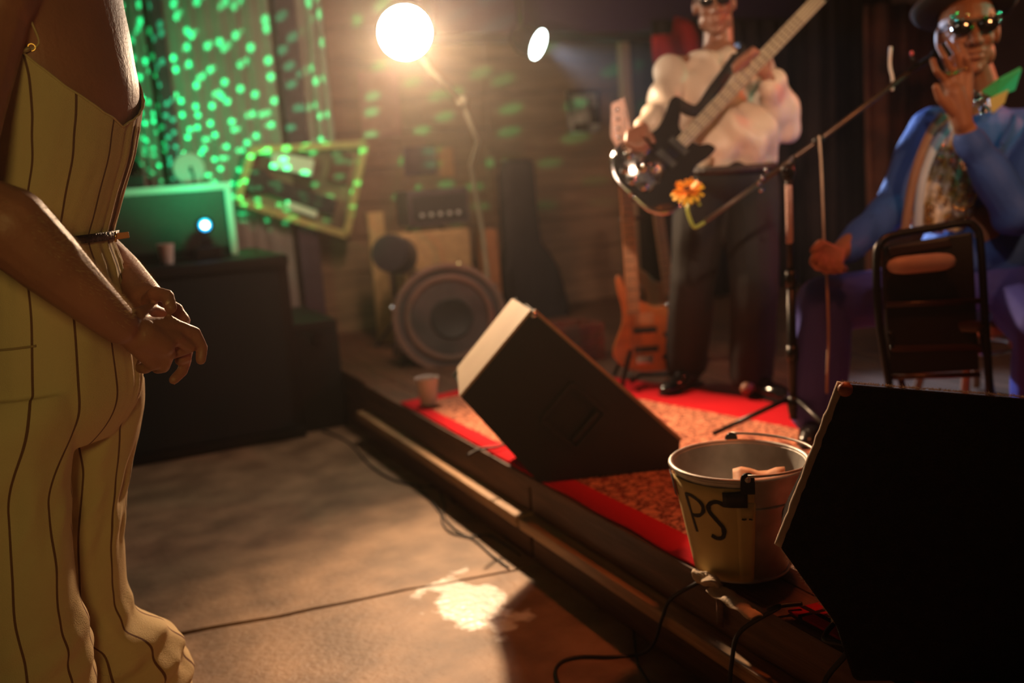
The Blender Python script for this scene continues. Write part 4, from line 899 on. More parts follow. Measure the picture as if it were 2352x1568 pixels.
for j in range(61):
    z = zhi + (zlow - zhi) * j / 60; ring = []
    for k in range(NT):
        th = -math.pi + 2 * math.pi * k / NT
        sh = 1 - 0.30 * max(0, (j - 44) / 16) ** 2
        p = trunk(th, z); c = ringpar(z)[0]; ring.append(c + (p - c) * sh)
    rings.append(ring)
js.loft(rings)
LEGC = []
def leg(tabs, y, nst, seed, hem_fold):
    """tabs: list of (py, right edge px, radius)"""
    rings = []; LEGC.append((te_ := [(a, b_) for a, b_, c in tabs], [(a, c) for a, b_, c in tabs], y)); z0 = zof(200, tabs[0][0], y); z1 = 0.045; te = [(a, b_) for a, b_, c in tabs]; tr = [(a, c) for a, b_, c in tabs]
    for j in range(111):
        z = z0 + (z1 - z0) * j / 110; py = ztopy(z, 200, y); r = sinterp(tr, py); xe = ony(sinterp(te, py), py, y).x; c = V((xe - r, y, z)); ring = []
        low = min(1, max(0, (py - 1330) / 150)) * hem_fold; kn = math.exp(-((py - 1130) / 110) ** 2)
        for k in range(NT):
            th = -math.pi + 2 * math.pi * k / NT
            w = 0.006 * mnoise.noise(V((th * 1.6 + seed, z * 6, seed))) + 0.013 * kn * mnoise.noise(V((th * 2.5, z * 16 + th * 2.0, seed + 3)))
            w += low * (0.016 * math.sin(3 * th + z * 38 + seed) * math.sin(z * 52 + th) + 0.010 * mnoise.noise(V((th * 3, z * 18, 8 + seed))))
            w += 0.003 * math.sin(th * 11 + z * 9) * kn
            ring.append(c + fF * (r * 1.04 + w) * math.cos(th) + fR * (r * 0.97 + w) * math.sin(th))
        rings.append(ring)
    js.loft(rings); return rings[-1]
LEGN = [(880, 190, .10), (940, 182, .12), (1010, 166, .115), (1060, 160, .112), (1150, 162, .110), (1250, 170, .112), (1350, 178, .114), (1450, 205, .118), (1568, 222, .125), (1700, 232, .135), (1900, 240, .15)]
LEGF = [(880, 328, .10), (940, 331, .115), (985, 324, .115), (1040, 311, .108), (1110, 297, .100), (1200, 287, .098), (1290, 288, .097), (1350, 293, .099), (1400, 306, .103), (1432, 322, .110), (1460, 372, .128), (1510, 404, .142), (1568, 430, .155), (1640, 450, .165), (1900, 480, .175)]
leg(LEGN, 2.15, 9, 1.7, 0.5); leg(LEGF, 2.33, 9, 5.1, 1.0)
jt_ = js.build('wide_trousers', mjs, per, voxel=0.0048, relax=5)
def legcen(i, z):
    te, tr, y = LEGC[i]; py = ztopy(z, 200, y); r = sinterp(tr, py); return V((ony(sinterp(te, py), py, y).x - r, y, 0))
zt0, zt1 = zof(200, 900), zof(200, 1090); cache = {}
def cens(z):
    k = round(z, 3)
    if k not in cache: cache[k] = (ringpar(k)[0], legcen(0, k), legcen(1, k))
    return cache[k]
org_ = parent_origin(per); ul = jt_.data.uv_layers.new(name='UVMap'); sv = []
for v_ in jt_.data.vertices:
    p = v_.co + org_; ct, c0_, c1_ = cens(p.z); cc_ = (c0_ + c1_) / 2
    d_ = p - ct; tht = math.atan2(d_.dot(fR) / 1.25, d_.dot(fF)); s_t = tht / (2 * math.pi) * NST + .12
    near = (p - cc_).dot(fR) > 0; cL = c0_ if near else c1_; d_ = p - cL; thl = math.atan2(d_.dot(fR), d_.dot(fF))
    s_l = thl / (2 * math.pi) * 9 + (1.12 if near else -.88)
    tt = min(1, max(0, (zt0 - p.z) / (zt0 - zt1))); tt = tt * tt * (3 - 2 * tt); sv.append((lerp(s_t, s_l, tt), p.z))
for lp in jt_.data.loops: ul.data[lp.index].uv = sv[lp.vertex_index]
# neckline bindings, straps, belt, pocket welt
bd = MB(); pts = [trunk(-math.pi + 2 * math.pi * k / 200, interp(TOP, abs(-math.pi + 2 * math.pi * k / 200)), 0.001) for k in range(201)]
bd.tube(pts, 0.0022, 6); bd.build('neckline_binding', mjs, per, smooth=True)
M_gold = mat('brass', (0.75, 0.45, 0.15), 0.25, 1.0, var=0.1)
for sgn in (1, -1):
    a = trunk(sgn * R(67), interp(TOP, R(67)) - 0.004, 0.003); 
    if sgn == 1: pts = [a, ony(88, 100, 2.08), ony(70, 45, 2.07), ony(48, -20, 2.09), ony(25, -95, 2.16), ony(20, -110, 2.28), ony(10, -60, 2.38)]
    else: pts = [a, a + V((-.01, .0, .08)), a + V((-.04, .0, .16)), a + V((-.08, .02, .215)), a + V((-.14, .07, .20)), a + V((-.17, .10, .12))]
    s_ = MB().tube(spline(pts, 6), 0.0042, 8, flat=.5).build('shoulder_strap', mjs, per, smooth=True)
    MB().tube([pts[0] + V((0, -.002, .004)), pts[0].lerp(pts[1], .45) + V((0, -.002, 0))], .0062, 8, flat=.6).build('strap_loop', mjs, s_, smooth=True)
    MB().lathe([(.007, -.001), (.007, .001), (.0055, .001), (.0055, -.001)], pts[1].lerp(pts[0], .4), (0, 1, 0), 16, closed=True).build('strap_slider', M_gold, s_)
bl = MB(); g = []
M_belt = mat('braided_dark_leather', (0.035, 0.012, 0.008), 0.45, var=0.5, scale=60, bump=0.8, bscale=90)
for k in range(121):
    th = 2 * math.pi * k / 120; g.append([trunk(th, zW + dz + 0.004 * math.cos(th), o_ + 0.0015 * math.sin(th * 60 + dz * 500), 0) for dz, o_ in ((-.0085, .004), (-.008, .009), (0, .0105), (.008, .009), (.0085, .004))])
bl.loft(g, closed=False, caps=False).build('belt', M_belt, per, smooth=True)
bp_ = trunk(R(-22), zW, .006, 0); d_ = V((0.97, -0.2, 0.05)).normalized()
M_tan2 = mat('tan_leather', (0.62, 0.20, 0.05), 0.5, var=0.2)
MB().bar(bp_, bp_ + d_ * 0.030, 0.004, 0.013, (0, 0, 1), .0018).build('belt_tip', M_tan2, per, text='tan leather belt tip')
MB().tube([trunk(R(-20), zW - .011, .009, 0), trunk(R(-20), zW + .011, .009, 0)], .0025, 8).build('belt_buckle', M_gold, per, smooth=True)
zp = zof(60, 796, 2.08); g = [[trunk(R(62 + 50 * i / 16), zp - 0.001 * i * .2 + dz, .0018) for dz in (-.0022, 0, .0022)] for i in range(17)]
MB().loft(g, closed=False, caps=False).build('pocket_welt', mat('shadow_stitch', (0.36, 0.24, 0.12), 0.9, var=0.1), per, smooth=True, solid=.001)  # welt strip in a darker brown than the cloth
# body: one continuous mesh
bo = MB(); rings = []
for j in range(60):
    z = zof(200, 850) + (zof(200, -200) - zof(200, 850)) * j / 59
    rings.append([trunk(2 * math.pi * k / 48, z, -0.0075 if z > zW else -0.020, 0) for k in range(48)])
bo.loft(rings)
cS = ringpar(zof(200, -180))[0]; shz = cS.z
shR = ony(-22, 30, 2.07); shL = cS + V((.065, .17, -.05)); shL.z = shR.z + .01
bo.cap(cS + V((0, 0, .0)), shR + V((0.01, 0, .02)), .075, .068); bo.cap(cS, shL, .075, .065)
bo.cap(cS + V((0, 0, -.02)), cS + V((.015, -.01, .11)), .062, .056)
hc1 = cS + fF * .03 + V((0, 0, .20)); hP, hM = head(bo, hc1, fF + V((0, 0, -.25)), V((0, 0, 1)))
# near arm
el = ony(-118, 452, 1.95); arm = [ony(20, 518, 1.915), ony(110, 600, 1.925), ony(200, 682, 1.95), ony(272, 745, 1.985)]
bo.chain([shR, shR.lerp(el, .5), el], [.066, .058, .056]); bo.chain([el] + arm, [.056, .069, .060, .047, .037])
bo.cap(arm[2] + V((0, .01, .008)), arm[3] + V((0, .012, .006)), .043, .034)
wr = ony(290, 760, 1.99)
q = lambda x, y, d: ony(x, y, d)
for kx, ky, kd, r0, r1 in ((396, 745, 2.035, .026, .0155), (404, 776, 2.03, .027, .0155), (386, 812, 2.03, .028, .0155), (352, 834, 2.035, .027, .015)):
    bo.cap(wr + V((0, .006, 0)), q(kx, ky, kd), r0, r1)
bo.cap(q(330, 770, 2.01), q(372, 790, 2.02), .034, .026)
finger(bo, [q(396, 745, 2.035), q(447, 764, 2.055), q(464, 798, 2.065), q(461, 826, 2.06)], .0128)
finger(bo, [q(404, 776, 2.03), q(436, 797, 2.05), q(415, 806, 2.07), q(396, 813, 2.065)], .0125)
finger(bo, [q(386, 812, 2.03), q(376, 842, 2.045), q(362, 846, 2.08), q(352, 838, 2.10)], .0125)
finger(bo, [q(352, 834, 2.035), q(333, 846, 2.05), q(322, 845, 2.08), q(325, 832, 2.10)], .0115)
finger(bo, [q(315, 722, 2.02), q(345, 712, 2.06), q(375, 722, 2.09), q(395, 740, 2.10)], .014)
# far arm and hand
bo.chain([shL, ony(165, 330, 2.55), ony(160, 515, 2.52)], [.064, .055, .052])
bo.chain([ony(160, 515, 2.52), ony(275, 628, 2.34), ony(338, 690, 2.17)], [.052, .050, .038])
wl = ony(345, 695, 2.15)
for kx, ky, kd in ((405, 712, 2.13), (414, 745, 2.135), (415, 778, 2.14), (402, 806, 2.14)): bo.cap(wl, q(kx, ky, kd), .030, .0155)
finger(bo, [q(405, 712, 2.13), q(424, 735, 2.11), q(420, 752, 2.09), q(405, 765, 2.08)], .0125)
finger(bo, [q(402, 806, 2.14), q(427, 826, 2.12), q(419, 852, 2.10), q(399, 872, 2.08)], .0122)
finger(bo, [q(415, 778, 2.14), q(432, 800, 2.12), q(428, 820, 2.10), q(412, 828, 2.09)], .0122)
finger(bo, [q(414, 745, 2.135), q(428, 775, 2.12), q(424, 800, 2.10)], .0122)
finger(bo, [q(342, 690, 2.12), q(356, 674, 2.07), q(384, 680, 2.045), q(392, 706, 2.03)], .0150)
# legs inside the trousers down to the feet
for (tb, y) in ((LEGN, 2.15), (LEGF, 2.33)):
    te = [(a, b_) for a, b_, c in tb]; tr = [(a, c) for a, b_, c in tb]; pts = []; rr = []
    for zz, r in ((zof(200, 890), .070), (0.62, .060), (0.50, .055), (0.34, .052), (0.10, .036)):
        py = ztopy(zz, 200, y); xe = ony(sinterp(te, py), py, y).x; pts.append(V((xe - sinterp(tr, py), y, zz))); rr.append(r)
    bo.chain(pts, rr); an = pts[-1]
    sh = MB().ell(an + fF * .06 + V((0, 0, -.055)), (.12, .042, .042), Matrix((fF, -fR, V((0, 0, 1)))).transposed()).ell(an + V((0, 0, -.05)), (.05, .04, .045), Matrix((fF, -fR, V((0, 0, 1)))).transposed())
    for i, v_ in enumerate(sh.v): v_.z = max(v_.z, 0.004)
    bo.cap(an, an + fF * .09 + V((0, 0, -.06)), .034, .026)
    sh.build('shoe', M_black, per, smooth=True)
body1 = bo.build('body', M_skin1, per, voxel=0.0042, relax=4)
M_nail = mat('fingernail', (0.60, 0.36, 0.28), 0.3, var=0.05)
MB().ell(q(387, 698, 2.026), (.0062, .004, .0075)).build('thumbnail', M_nail, per, smooth=True)
M_hair = mat('dark_brown_hair', (0.05, 0.025, 0.015), 0.6, var=0.3)
hr = MB(); hr.ell(hP(0, -.028, .035), (.090, .105, .105), hM); hr.cap(hP(0, -.08, 0), hP(0, -.09, -.12), .07, .06); hr.build('hair', M_hair, per, voxel=.006, relax=4, disp=lambda c: .004 * mnoise.noise(c * 30))
M_armhair = mat('pale_arm_hair', (0.70, 0.48, 0.26), 0.5, var=0.1)
ah = MB(); rnd = random.Random(11)
path = [el] + arm; prad = [.056, .069, .060, .047, .037]
for i in range(5200):
    u_ = rnd.random() ** .8 * 3.05 + .9; k = min(int(u_), 3); fr_ = u_ - k; c = path[k].lerp(path[k + 1], fr_); r = lerp(prad[k], prad[k + 1], fr_)
    d = (path[k + 1] - path[k]).normalized(); up_ = (V((0, 0, 1)) - d * d.z).normalized(); sd_ = d.cross(up_)
    if sd_.y > 0: sd_ = -sd_
    an = rnd.gauss(.25, .55); rd = (up_ * math.cos(an) + sd_ * math.sin(an)).normalized()
    p = c + rd * (r - .001); ln_ = rnd.uniform(.005, .012); tip = p + (rd * .75 + d * rnd.uniform(.2, 1.0) + sd_ * rnd.uniform(-.3, .3)).normalized() * ln_; w_ = d.cross(rd) * .00022
    ah.add([p - w_, p + w_, tip], [(0, 1, 2)])
for i in range(900):
    u_ = rnd.random(); c = ony(285, 636, 2.33).lerp(ony(338, 690, 2.17), u_); r = lerp(.049, .038, u_); rd = V((rnd.gauss(.3, .4), rnd.gauss(-.2, .3), 1)).normalized()
    p = c + rd * (r - .001); tip = p + (rd + V((.6, 0, -.3))).normalized() * rnd.uniform(.004, .009); ah.add([p - V((.0002, 0, 0)), p + V((.0002, 0, 0)), tip], [(0, 1, 2)])
ah.build('arm_hair', M_armhair, per, kind='stuff')

# ===== the standing bass player
D = 4.15
M_skin2 = mat('dark_brown_skin', (0.34, 0.15, 0.09), 0.38, var=0.2, scale=14)
M_shirt = mat('cream_satin_shirt', (0.72, 0.58, 0.46), 0.45, var=0.1, scale=6)
M_trou = mat('black_trousers', (0.007, 0.005, 0.005), 0.8, var=0.3)
M_shoe = mat('polished_black_shoe', (0.012, 0.010, 0.010), 0.15, var=0.2, coat=0.5)
sr = onz(1585, 885, SZ + .012); sl = onz(1735, 905, SZ + .012)
t = thing('person', ((sr.x + sl.x) / 2, (sr.y + sl.y) / 2, SZ + .012), 'standing bass player in cream shirt, black trousers and sunglasses, playing a bass guitar', 'person', )
w = W
bo = MB(); fwd2 = (V((-0.55, -0.80, -.10))).normalized()
hP, hM = head(bo, w(1640, 5, D), fwd2, V((-.04, 0, 1)), 1.02)
bo.chain([w(1650, 45, D + .03), w(1650, 120, D + .05)], [.060, .066])
bo.ell(w(1655, 230, D + .04), (.18, .12, .24)); bo.ell(w(1675, 330, D + .02), (.17, .14, .14)); bo.cap(w(1560, 160, D), w(1735, 160, D + .06), .06, .06)
rl = [(w(1552, 165, D), .058), (w(1522, 265, 4.02), .050), (w(1482, 293, 3.90), .034)]
bo.chain([a for a, b_ in rl], [b_ for a, b_ in rl])
ll = [(w(1738, 165, D + .04), .058), (w(1800, 285, 4.08), .050), (w(1768, 190, 3.94), .036)]
bo.chain([a for a, b_ in ll], [b_ for a, b_ in ll])
# right hand plucking
hw_ = w(1475, 298, 3.87)
for i, (kx, ky) in enumerate(((1468, 318), (1460, 316), (1450, 312), (1444, 306))): bo.cap(hw_, w(kx, ky, 3.83), .024, .014)
for i, (a_p, b_p, c_p) in enumerate((((1468, 318), (1480, 330), (1488, 338)), ((1460, 316), (1470, 335), (1482, 346)), ((1450, 312), (1454, 335), (1468, 347)), ((1444, 306), (1441, 326), (1452, 342)))):
    bo.chain([w(*a_p, 3.83), w(*b_p, 3.81), w(*c_p, 3.83)], [.013, .0115, .0095])
bo.chain([hw_, w(1492, 312, 3.84), w(1500, 325, 3.83)], [.018, .014, .011])
# left hand round the neck
hl_ = w(1758, 168, 3.92)
for i in range(4): bo.cap(hl_, w(1745 - i * 9, 128 + i * 6, 3.90), .026, .015)
for i in range(4):
    x0, y0 = 1745 - i * 10, 122 + i * 8
    bo.chain([w(x0, y0 + 6, 3.90), w(x0 - 16, y0 - 8, 3.86), w(x0 - 28, y0 + 6, 3.84), w(x0 - 26, y0 + 20, 3.85)], [.014, .013, .012, .010])
bo.chain([hl_, w(1765, 140, 3.94), w(1760, 118, 3.92)], [.018, .014, .012])
for (hx, hy, hd), (kx, ky, kd), an in (((1620, 410, D), (1592, 640, 4.2), sr), ((1725, 410, D), (1733, 650, 4.05), sl)):
    bo.chain([w(hx, hy, hd), w(kx, ky, kd), V((an.x, an.y, SZ + .10))], [.085, .06, .042]); bo.cap(V((an.x, an.y, SZ + .08)), V((an.x, an.y, SZ + .05)) + V((-.07, -.03, 0)), .036, .026)
bo.build('body', M_skin2, t, voxel=.006, relax=3)
sh = MB(); sh.cap(w(1572, 172, D), w(1730, 170, D + .05), .066, .066); sh.cap(w(1650, 135, D + .04), w(1570, 172, D), .06, .05); sh.cap(w(1650, 135, D + .04), w(1725, 168, D + .04), .06, .05); sh.ell(w(1655, 235, D + .02), (.20, .14, .22)); sh.ell(w(1682, 318, D - .03), (.195, .19, .145)); sh.ell(w(1680, 365, D), (.195, .16, .09))
sh.chain([w(1550, 166, D), w(1518, 262, 4.03), w(1487, 288, 3.92)], [.074, .074, .050])
sh.chain([w(1740, 166, D + .04), w(1798, 285, 4.09)], [.074, .080]); sh.cap(w(1798, 285, 4.09), w(1785, 225, 4.00), .080, .062); sh.cap(w(1785, 225, 4.0), w(1775, 200, 3.96), .062, .060)
def wrk(c): return .020 * mnoise.noise(V((c.x * 9 + c.z * 5, c.y * 7, c.z * 9 - c.x * 6))) + .009 * math.sin(c.z * 20 + c.x * 44 + 3 * mnoise.noise(c * 5))
sh.ell(w(1592, 225, D), (.10, .10, .14)).ell(w(1752, 230, D + .03), (.11, .11, .13)).cap(w(1600, 165, D), w(1700, 165, D + .02), .085, .085)
sh.build('shirt', M_shirt, t, voxel=.008, relax=12, disp=wrk)
cl = MB(); cl.tube(spline([w(1610, 118, D - .02), w(1628, 122, D - .08), w(1650, 138, D - .10), w(1670, 122, D - .06), w(1690, 112, D - .0)], 4), .012, 8, flat=.5).build('shirt_collar', M_shirt, t, smooth=True)
tr_ = MB(); tr_.ell(w(1672, 408, D), (.20, .155, .12)); tr_.chain([w(1618, 430, D), w(1592, 640, 4.2), V((sr.x, sr.y + .02, SZ + .12))], [.125, .098, .092]); tr_.chain([w(1722, 430, D), w(1733, 650, 4.06), V((sl.x, sl.y + .02, SZ + .10))], [.125, .098, .090])
tr_.build('trousers', M_trou, t, voxel=.009, relax=2, disp=lambda c: .006 * mnoise.noise(c * 9))
g = []
for k in range(41):
    a = 2 * math.pi * k / 40; c = w(1675, 388, D); g.append([c + V((.203 * math.cos(a), .172 * math.sin(a), dz)) for dz in (-.016, .016)])
MB().loft(g, closed=False, caps=False).build('belt', M_belt, t, smooth=True, solid=.003)
def shoe(an, d, t, m, k=1.0):
    d = V(d).normalized(); M = Matrix((d, d.cross(V((0, 0, -1))), V((0, 0, 1)))).transposed(); mb = MB()
    mb.ell(an + d * .11 * k + V((0, 0, .03)), (.085, .045, .034), M); mb.ell(an + d * .02 + V((0, 0, .045)), (.09, .042, .050), M); mb.ell(an + d * .16 * k + V((0, 0, .022)), (.05, .040, .024), M)
    for v_ in mb.v: v_.z = max(v_.z, SZ + .012)
    o = mb.build('shoe', m, t, voxel=.006, relax=2)
    g_ = [an + d * x + M @ V((0, y, 0)) for x, y in ((-.07, 0), (-.06, .035), (.05, .04), (.15, .045), (.21, .02), (.21, -.02), (.15, -.045), (.05, -.04), (-.06, -.035))]
    for p in g_: p.z = SZ + .009
    MB().prism(g_, (0, 0, .012)).build('sole', M_rub, o)
shoe(V((sr.x, sr.y, SZ + .012)), (-.92, -.35, 0), t, M_shoe); shoe(V((sl.x, sl.y, SZ + .012)), (.05, -1, 0), t, M_shoe)
M_glass = mat('dark_lens', (0.01, 0.01, 0.012), 0.08, coat=1.0)
M_cry = mat('crystal_stud', (0.9, 0.9, 0.92), 0.12, 1.0)
def sunglasses(P, M, k, t, studs):
    gl_ = MB()
    for s_ in (-1, 1): gl_.ell(P(s_ * .033, .102, .004), (.030 * k, .006 * k, .022 * k), M)
    go = gl_.build('sunglasses', M_glass, t, smooth=True)
    fr = MB(); fr.bar(P(-.068, .100, .022), P(.068, .100, .022), .006 * k, .008 * k); 
    for s_ in (-1, 1): fr.tube([P(s_ * .068, .098, .020), P(s_ * .078, .04, .012), P(s_ * .080, -.01, .0)], .0035 * k)
    fr.build('frame', M_blackmetal, go)
    for (a, z, m_, r) in studs: MB().ell(P(a, .109, z), (r * k, r * .6 * k, r * k)).build('stud', m_, go, smooth=True)
M_st = mat('teal_stud', (0.05, 0.75, 0.65), 0.15, 0.9); M_sg = mat('green_stud', (0.05, 0.8, 0.2), 0.15, 0.9); M_so = mat('orange_stud', (0.9, 0.35, 0.12), 0.15, 0.9)
sunglasses(hP, hM, 1.0, t, [(s_ * x_, .024, M_cry, .007) for s_ in (-1, 1) for x_ in (.015, .035, .055)])
hr = MB(); hr.ell(hP(0, -.03, .045), (.084, .098, .10), hM); hr.build('hair', mat('black_hair', (0.012, 0.01, 0.01), 0.8, var=0.3), t, voxel=.007, relax=2, disp=lambda c: .004 * mnoise.noise(c * 60))

# his bass
g0 = w(1452, 448, 3.86); g1 = w(1900, -22, 3.93); uu = (g1 - g0).normalized()
M_blkgl = mat('black_gloss_body', (0.02, 0.018, 0.02), 0.12, coat=1.0, var=0.1)
M_pn = mat('pale_worn_neck', (0.50, 0.42, 0.30), 0.5, var=0.15, scale=8)
bt_, P, s, u, f, rot = guitar('bass_guitar', g0, uu, -FWD + V((0, 0, .05)), 'black bass guitar with chrome plates held by the standing bass player', M_blkgl, M_pn, M_pn, OUT, 1.34, .056, 0.0, .96)
MB().lathe([(0, .006), (.075, .006), (.085, .002), (.085, 0), (0, 0)], P(-.045, .11, .021), f, 36).build('chrome_plate', M_chrome, bt_, smooth=True, autosmooth=30)
for a, b_, r in ((-.09, .16, .022), (-.12, .10, .018), (-.09, .05, .018), (-.04, .035, .017), (0.01, .05, .018), (-.05, .11, .03), (-.01, .13, .018)):
    MB().lathe([(0, .020), (r * .8, .018), (r, .010), (r, 0)], P(a, b_, .026), f, 20).build('knob', M_chrome, bt_, smooth=True)
for b_ in (.20, .27): MB().box(P(0, b_, .022), (.09, .03, .016), rot, .003).build('pickup', M_rub, bt_)
MB().box(P(0, .075, .024), (.08, .05, .014), rot, .004).build('bridge', M_chrome, bt_)
rim = [P(a * 1.01, b_ * 1.01 - .001, 0) for a, b_ in [(.0, 0), (-.09, .005), (-.15, .045), (-.172, .11), (-.15, .18)]]
MB().tube(spline(rim, 5), .008, 8).build('chrome_edge', M_chrome, bt_, smooth=True)
rim = [P(a * 1.01, b_ * 1.01 - .001, 0) for a, b_ in [(.0, 0), (.09, .005), (.15, .045), (.165, .10)]]
MB().tube(spline(rim, 5), .008, 8).build('chrome_edge', M_chrome, bt_, smooth=True)
M_strap = mat('black_strap', (0.02, 0.016, 0.016), 0.7, var=0.3)
st_ = spline([P(-.14, .40, 0), w(1600, 255, 3.93), w(1640, 205, 3.97), w(1680, 150, 4.02), w(1700, 118, 4.10), w(1695, 112, 4.25), w(1660, 160, 4.34), w(1600, 300, 4.40), w(1540, 400, 4.10), P(0, -.005, -.01)], 6)
g = []
for i, p in enumerate(st_):
    d = (st_[min(i + 1, len(st_) - 1)] - st_[max(i - 1, 0)]).normalized(); sd = d.cross((CAM - p).normalized()).normalized(); g.append([p + sd * .024 * q_ for q_ in (-1, 0, 1)])
MB().loft(g, closed=False, caps=False).build('strap', M_strap, bt_, smooth=True, solid=.003)

# ===== the seated singer
D = 3.6
M_skin3 = mat('warm_brown_skin', (0.34, 0.14, 0.07), 0.55, var=0.2, scale=14)
M_suit = mat('blue_suit_cloth', (0.035, 0.11, 0.46), 0.7, var=0.15, scale=8, bump=0.2, bscale=60)
M_suit2 = mat('violet_blue_trouser_cloth', (0.05, 0.055, 0.36), 0.75, var=0.15, scale=8)
k1 = w(1892, 700, 3.44); k2 = w(2395, 760, 3.34)
a1_ = V((k1.x - .02, k1.y + .02, SZ + .10)); a2_ = V((k2.x + .02, k2.y, SZ + .10))
hip = w(2240, 655, 3.72)
t = thing('person', (hip.x, hip.y, SZ + .012), 'seated singer in blue suit, black hat and jewelled sunglasses raising one hand', 'person')
bo = MB(); fw3 = (V((-0.62, -0.78, -.02))).normalized(); hup = V((.10, .18, 1))
hP, hM = head(bo, w(2222, 72, 3.56), fw3, hup, 1.22)
bo.chain([w(2232, 125, 3.64), w(2256, 215, 3.70)], [.055, .066])
bo.ell(w(2255, 400, 3.72), (.20, .14, .26)); bo.ell(w(2240, 560, 3.70), (.19, .16, .16)); bo.cap(w(2150, 290, 3.70), w(2385, 300, 3.70), .06, .06)
bo.chain([w(2140, 300, 3.68), w(2045, 480, 3.62), w(1930, 578, 3.40)], [.058, .048, .034])
bo.chain([w(2395, 310, 3.68), w(2330, 490, 3.40), w(2214, 292, 3.38)], [.058, .048, .034])
# raised hand
wr = w(2212, 285, 3.37); KN = [((2226, 168), (2220, 134), (2204, 104)), ((2207, 162), (2196, 122), (2178, 97)), ((2188, 168), (2170, 132), (2156, 108)), ((2170, 184), (2150, 162), (2142, 138))]
for (a, b_, c) in KN:
    bo.cap(wr, w(*a, 3.36), .030, .0140); bo.chain([w(*a, 3.36), w(*b_, 3.32), w(*c, 3.34)], [.0125, .0112, .0100])
bo.cap(wr, w(2192, 215, 3.36), .033, .034)
bo.chain([w(2190, 255, 3.36), w(2160, 225, 3.34), w(2150, 200, 3.33)], [.021, .0165, .013])
# hand resting on the knee
wk = w(1925, 584, 3.38)
for i, (kx, ky) in enumerate(((1880, 578), (1890, 592), (1905, 602), (1925, 606))): bo.cap(wk, w(kx, ky, 3.33), .028, .017)
for i, ((ax, ay), (bx_, by_), (cx, cy)) in enumerate((((1880, 578), (1868, 600), (1878, 615)), ((1890, 592), (1886, 612), (1898, 622)), ((1905, 602), (1908, 618), (1918, 622)), ((1925, 606), (1932, 618), (1940, 618)))):
    bo.chain([w(ax, ay, 3.33), w(bx_, by_, 3.29), w(cx, cy, 3.31)], [.0165, .0145, .012])
bo.chain([wk, w(1885, 562, 3.34), w(1870, 575, 3.31)], [.024, .019, .015])
for kn, an, hx in ((k1, a1_, 2190), (k2, a2_, 2310)):
    bo.chain([w(hx, 650, 3.70), kn, an], [.09, .058, .042]); bo.cap(an, an + V((-.06, -.04, -.04)), .038, .03)
bo.build('body', M_skin3, t, voxel=.0045, relax=3)
def wrk2(c): return .008 * mnoise.noise(V((c.x * 8 + c.z * 4, c.y * 8, c.z * 8 - c.x * 7))) + .004 * math.sin(c.z * 34 - c.x * 30 + 3 * mnoise.noise(c * 5))
jk = MB(); jk.cap(w(2150, 292, 3.70), w(2390, 300, 3.70), .078, .078); jk.ell(w(2262, 400, 3.73), (.235, .16, .26)); jk.ell(w(2250, 570, 3.72), (.24, .18, .17))
jk.chain([w(2138, 302, 3.68), w(2048, 475, 3.62), w(1948, 572, 3.43)], [.082, .072, .050])
jk.chain([w(2395, 312, 3.66), w(2335, 490, 3.40)], [.085, .082]); jk.cap(w(2335, 490, 3.40), w(2225, 318, 3.39), .080, .052)
jk.build('jacket', M_suit, t, voxel=.008, relax=2, disp=wrk2)
tr_ = MB(); tr_.ell(hip, (.20, .18, .13))
for kn, an, hx in ((k1, a1_, 2190), (k2, a2_, 2310)): tr_.chain([w(hx, 660, 3.70), kn, V((an.x, an.y, SZ + .11))], [.115, .098, .105])
tr_.build('trousers', M_suit2, t, voxel=.009, relax=2, disp=lambda c: .007 * mnoise.noise(c * 8))
shoe(V((a1_.x, a1_.y, SZ + .012)), (-.75, -.6, 0), t, M_shoe); shoe(V((a2_.x, a2_.y, SZ + .012)), (-.1, -1, 0), t, M_shoe)
def band(pts, wd_, m, name, par, nrm=None, th=.004):
    sp_ = spline(pts, 6); g = []
    for i, p in enumerate(sp_):
        d = (sp_[min(i + 1, len(sp_) - 1)] - sp_[max(i - 1, 0)]).normalized(); sd = d.cross((nrm or (CAM - p)).normalized()).normalized(); hw = wd_ if not callable(wd_) else wd_(i / (len(sp_) - 1)); g.append([p + sd * hw * q_ for q_ in (-1, 0, 1)])
    return MB().loft(g, closed=False, caps=False).build(name, m, par, smooth=True, solid=th)
# ruffled gold patterned shirt front
M_ruf = mat('gold_pattern_shirt', (0.78, 0.78, 0.80), 0.55, color2=(0.35, 0.24, 0.05), scale=26, bump=0.8, bscale=40)
g = []
for j in range(40):
    v_ = j / 39; py = lerp(262, 530, v_); xc = lerp(2200, 2165, v_); hw_ = lerp(26, 66, min(1, v_ * 1.6)); 
    g.append([w(xc + hw_ * q_, py, 3.545 + .03 * abs(q_) ** 2 + .010 * math.sin(q_ * 11 + v_ * 5) + .008 * mnoise.noise(V((q_ * 4, v_ * 14, 2)))) for q_ in [-1 + 2 * i / 24 for i in range(25)]])
MB().loft(g, closed=False, caps=False).build('ruffled_shirt_front', M_ruf, t, smooth=True, solid=.03)
band([w(2196, 272, 3.52), w(2150, 330, 3.50), w(2122, 400, 3.49), w(2112, 460, 3.49), w(2108, 525, 3.50)], .015, mat('pale_blue_ruffle', (0.55, 0.66, 0.85), 0.6, var=0.1), 'ruffle_edge', t)
rf = MB()
for k in range(46):
    v_ = rnd.random(); py = lerp(300, 520, v_); px = lerp(2185, 2165, v_) + rnd.uniform(-52, 58); c = w(px, py, 3.53); pts = [c + V((.010 * math.cos(a), -.004, .010 * math.sin(a))) for a in [i * 1.05 for i in range(6)]]
    rf.tube(pts, .0035, 6)
rf.build('gold_trim', M_gold, t, smooth=True, kind='stuff')
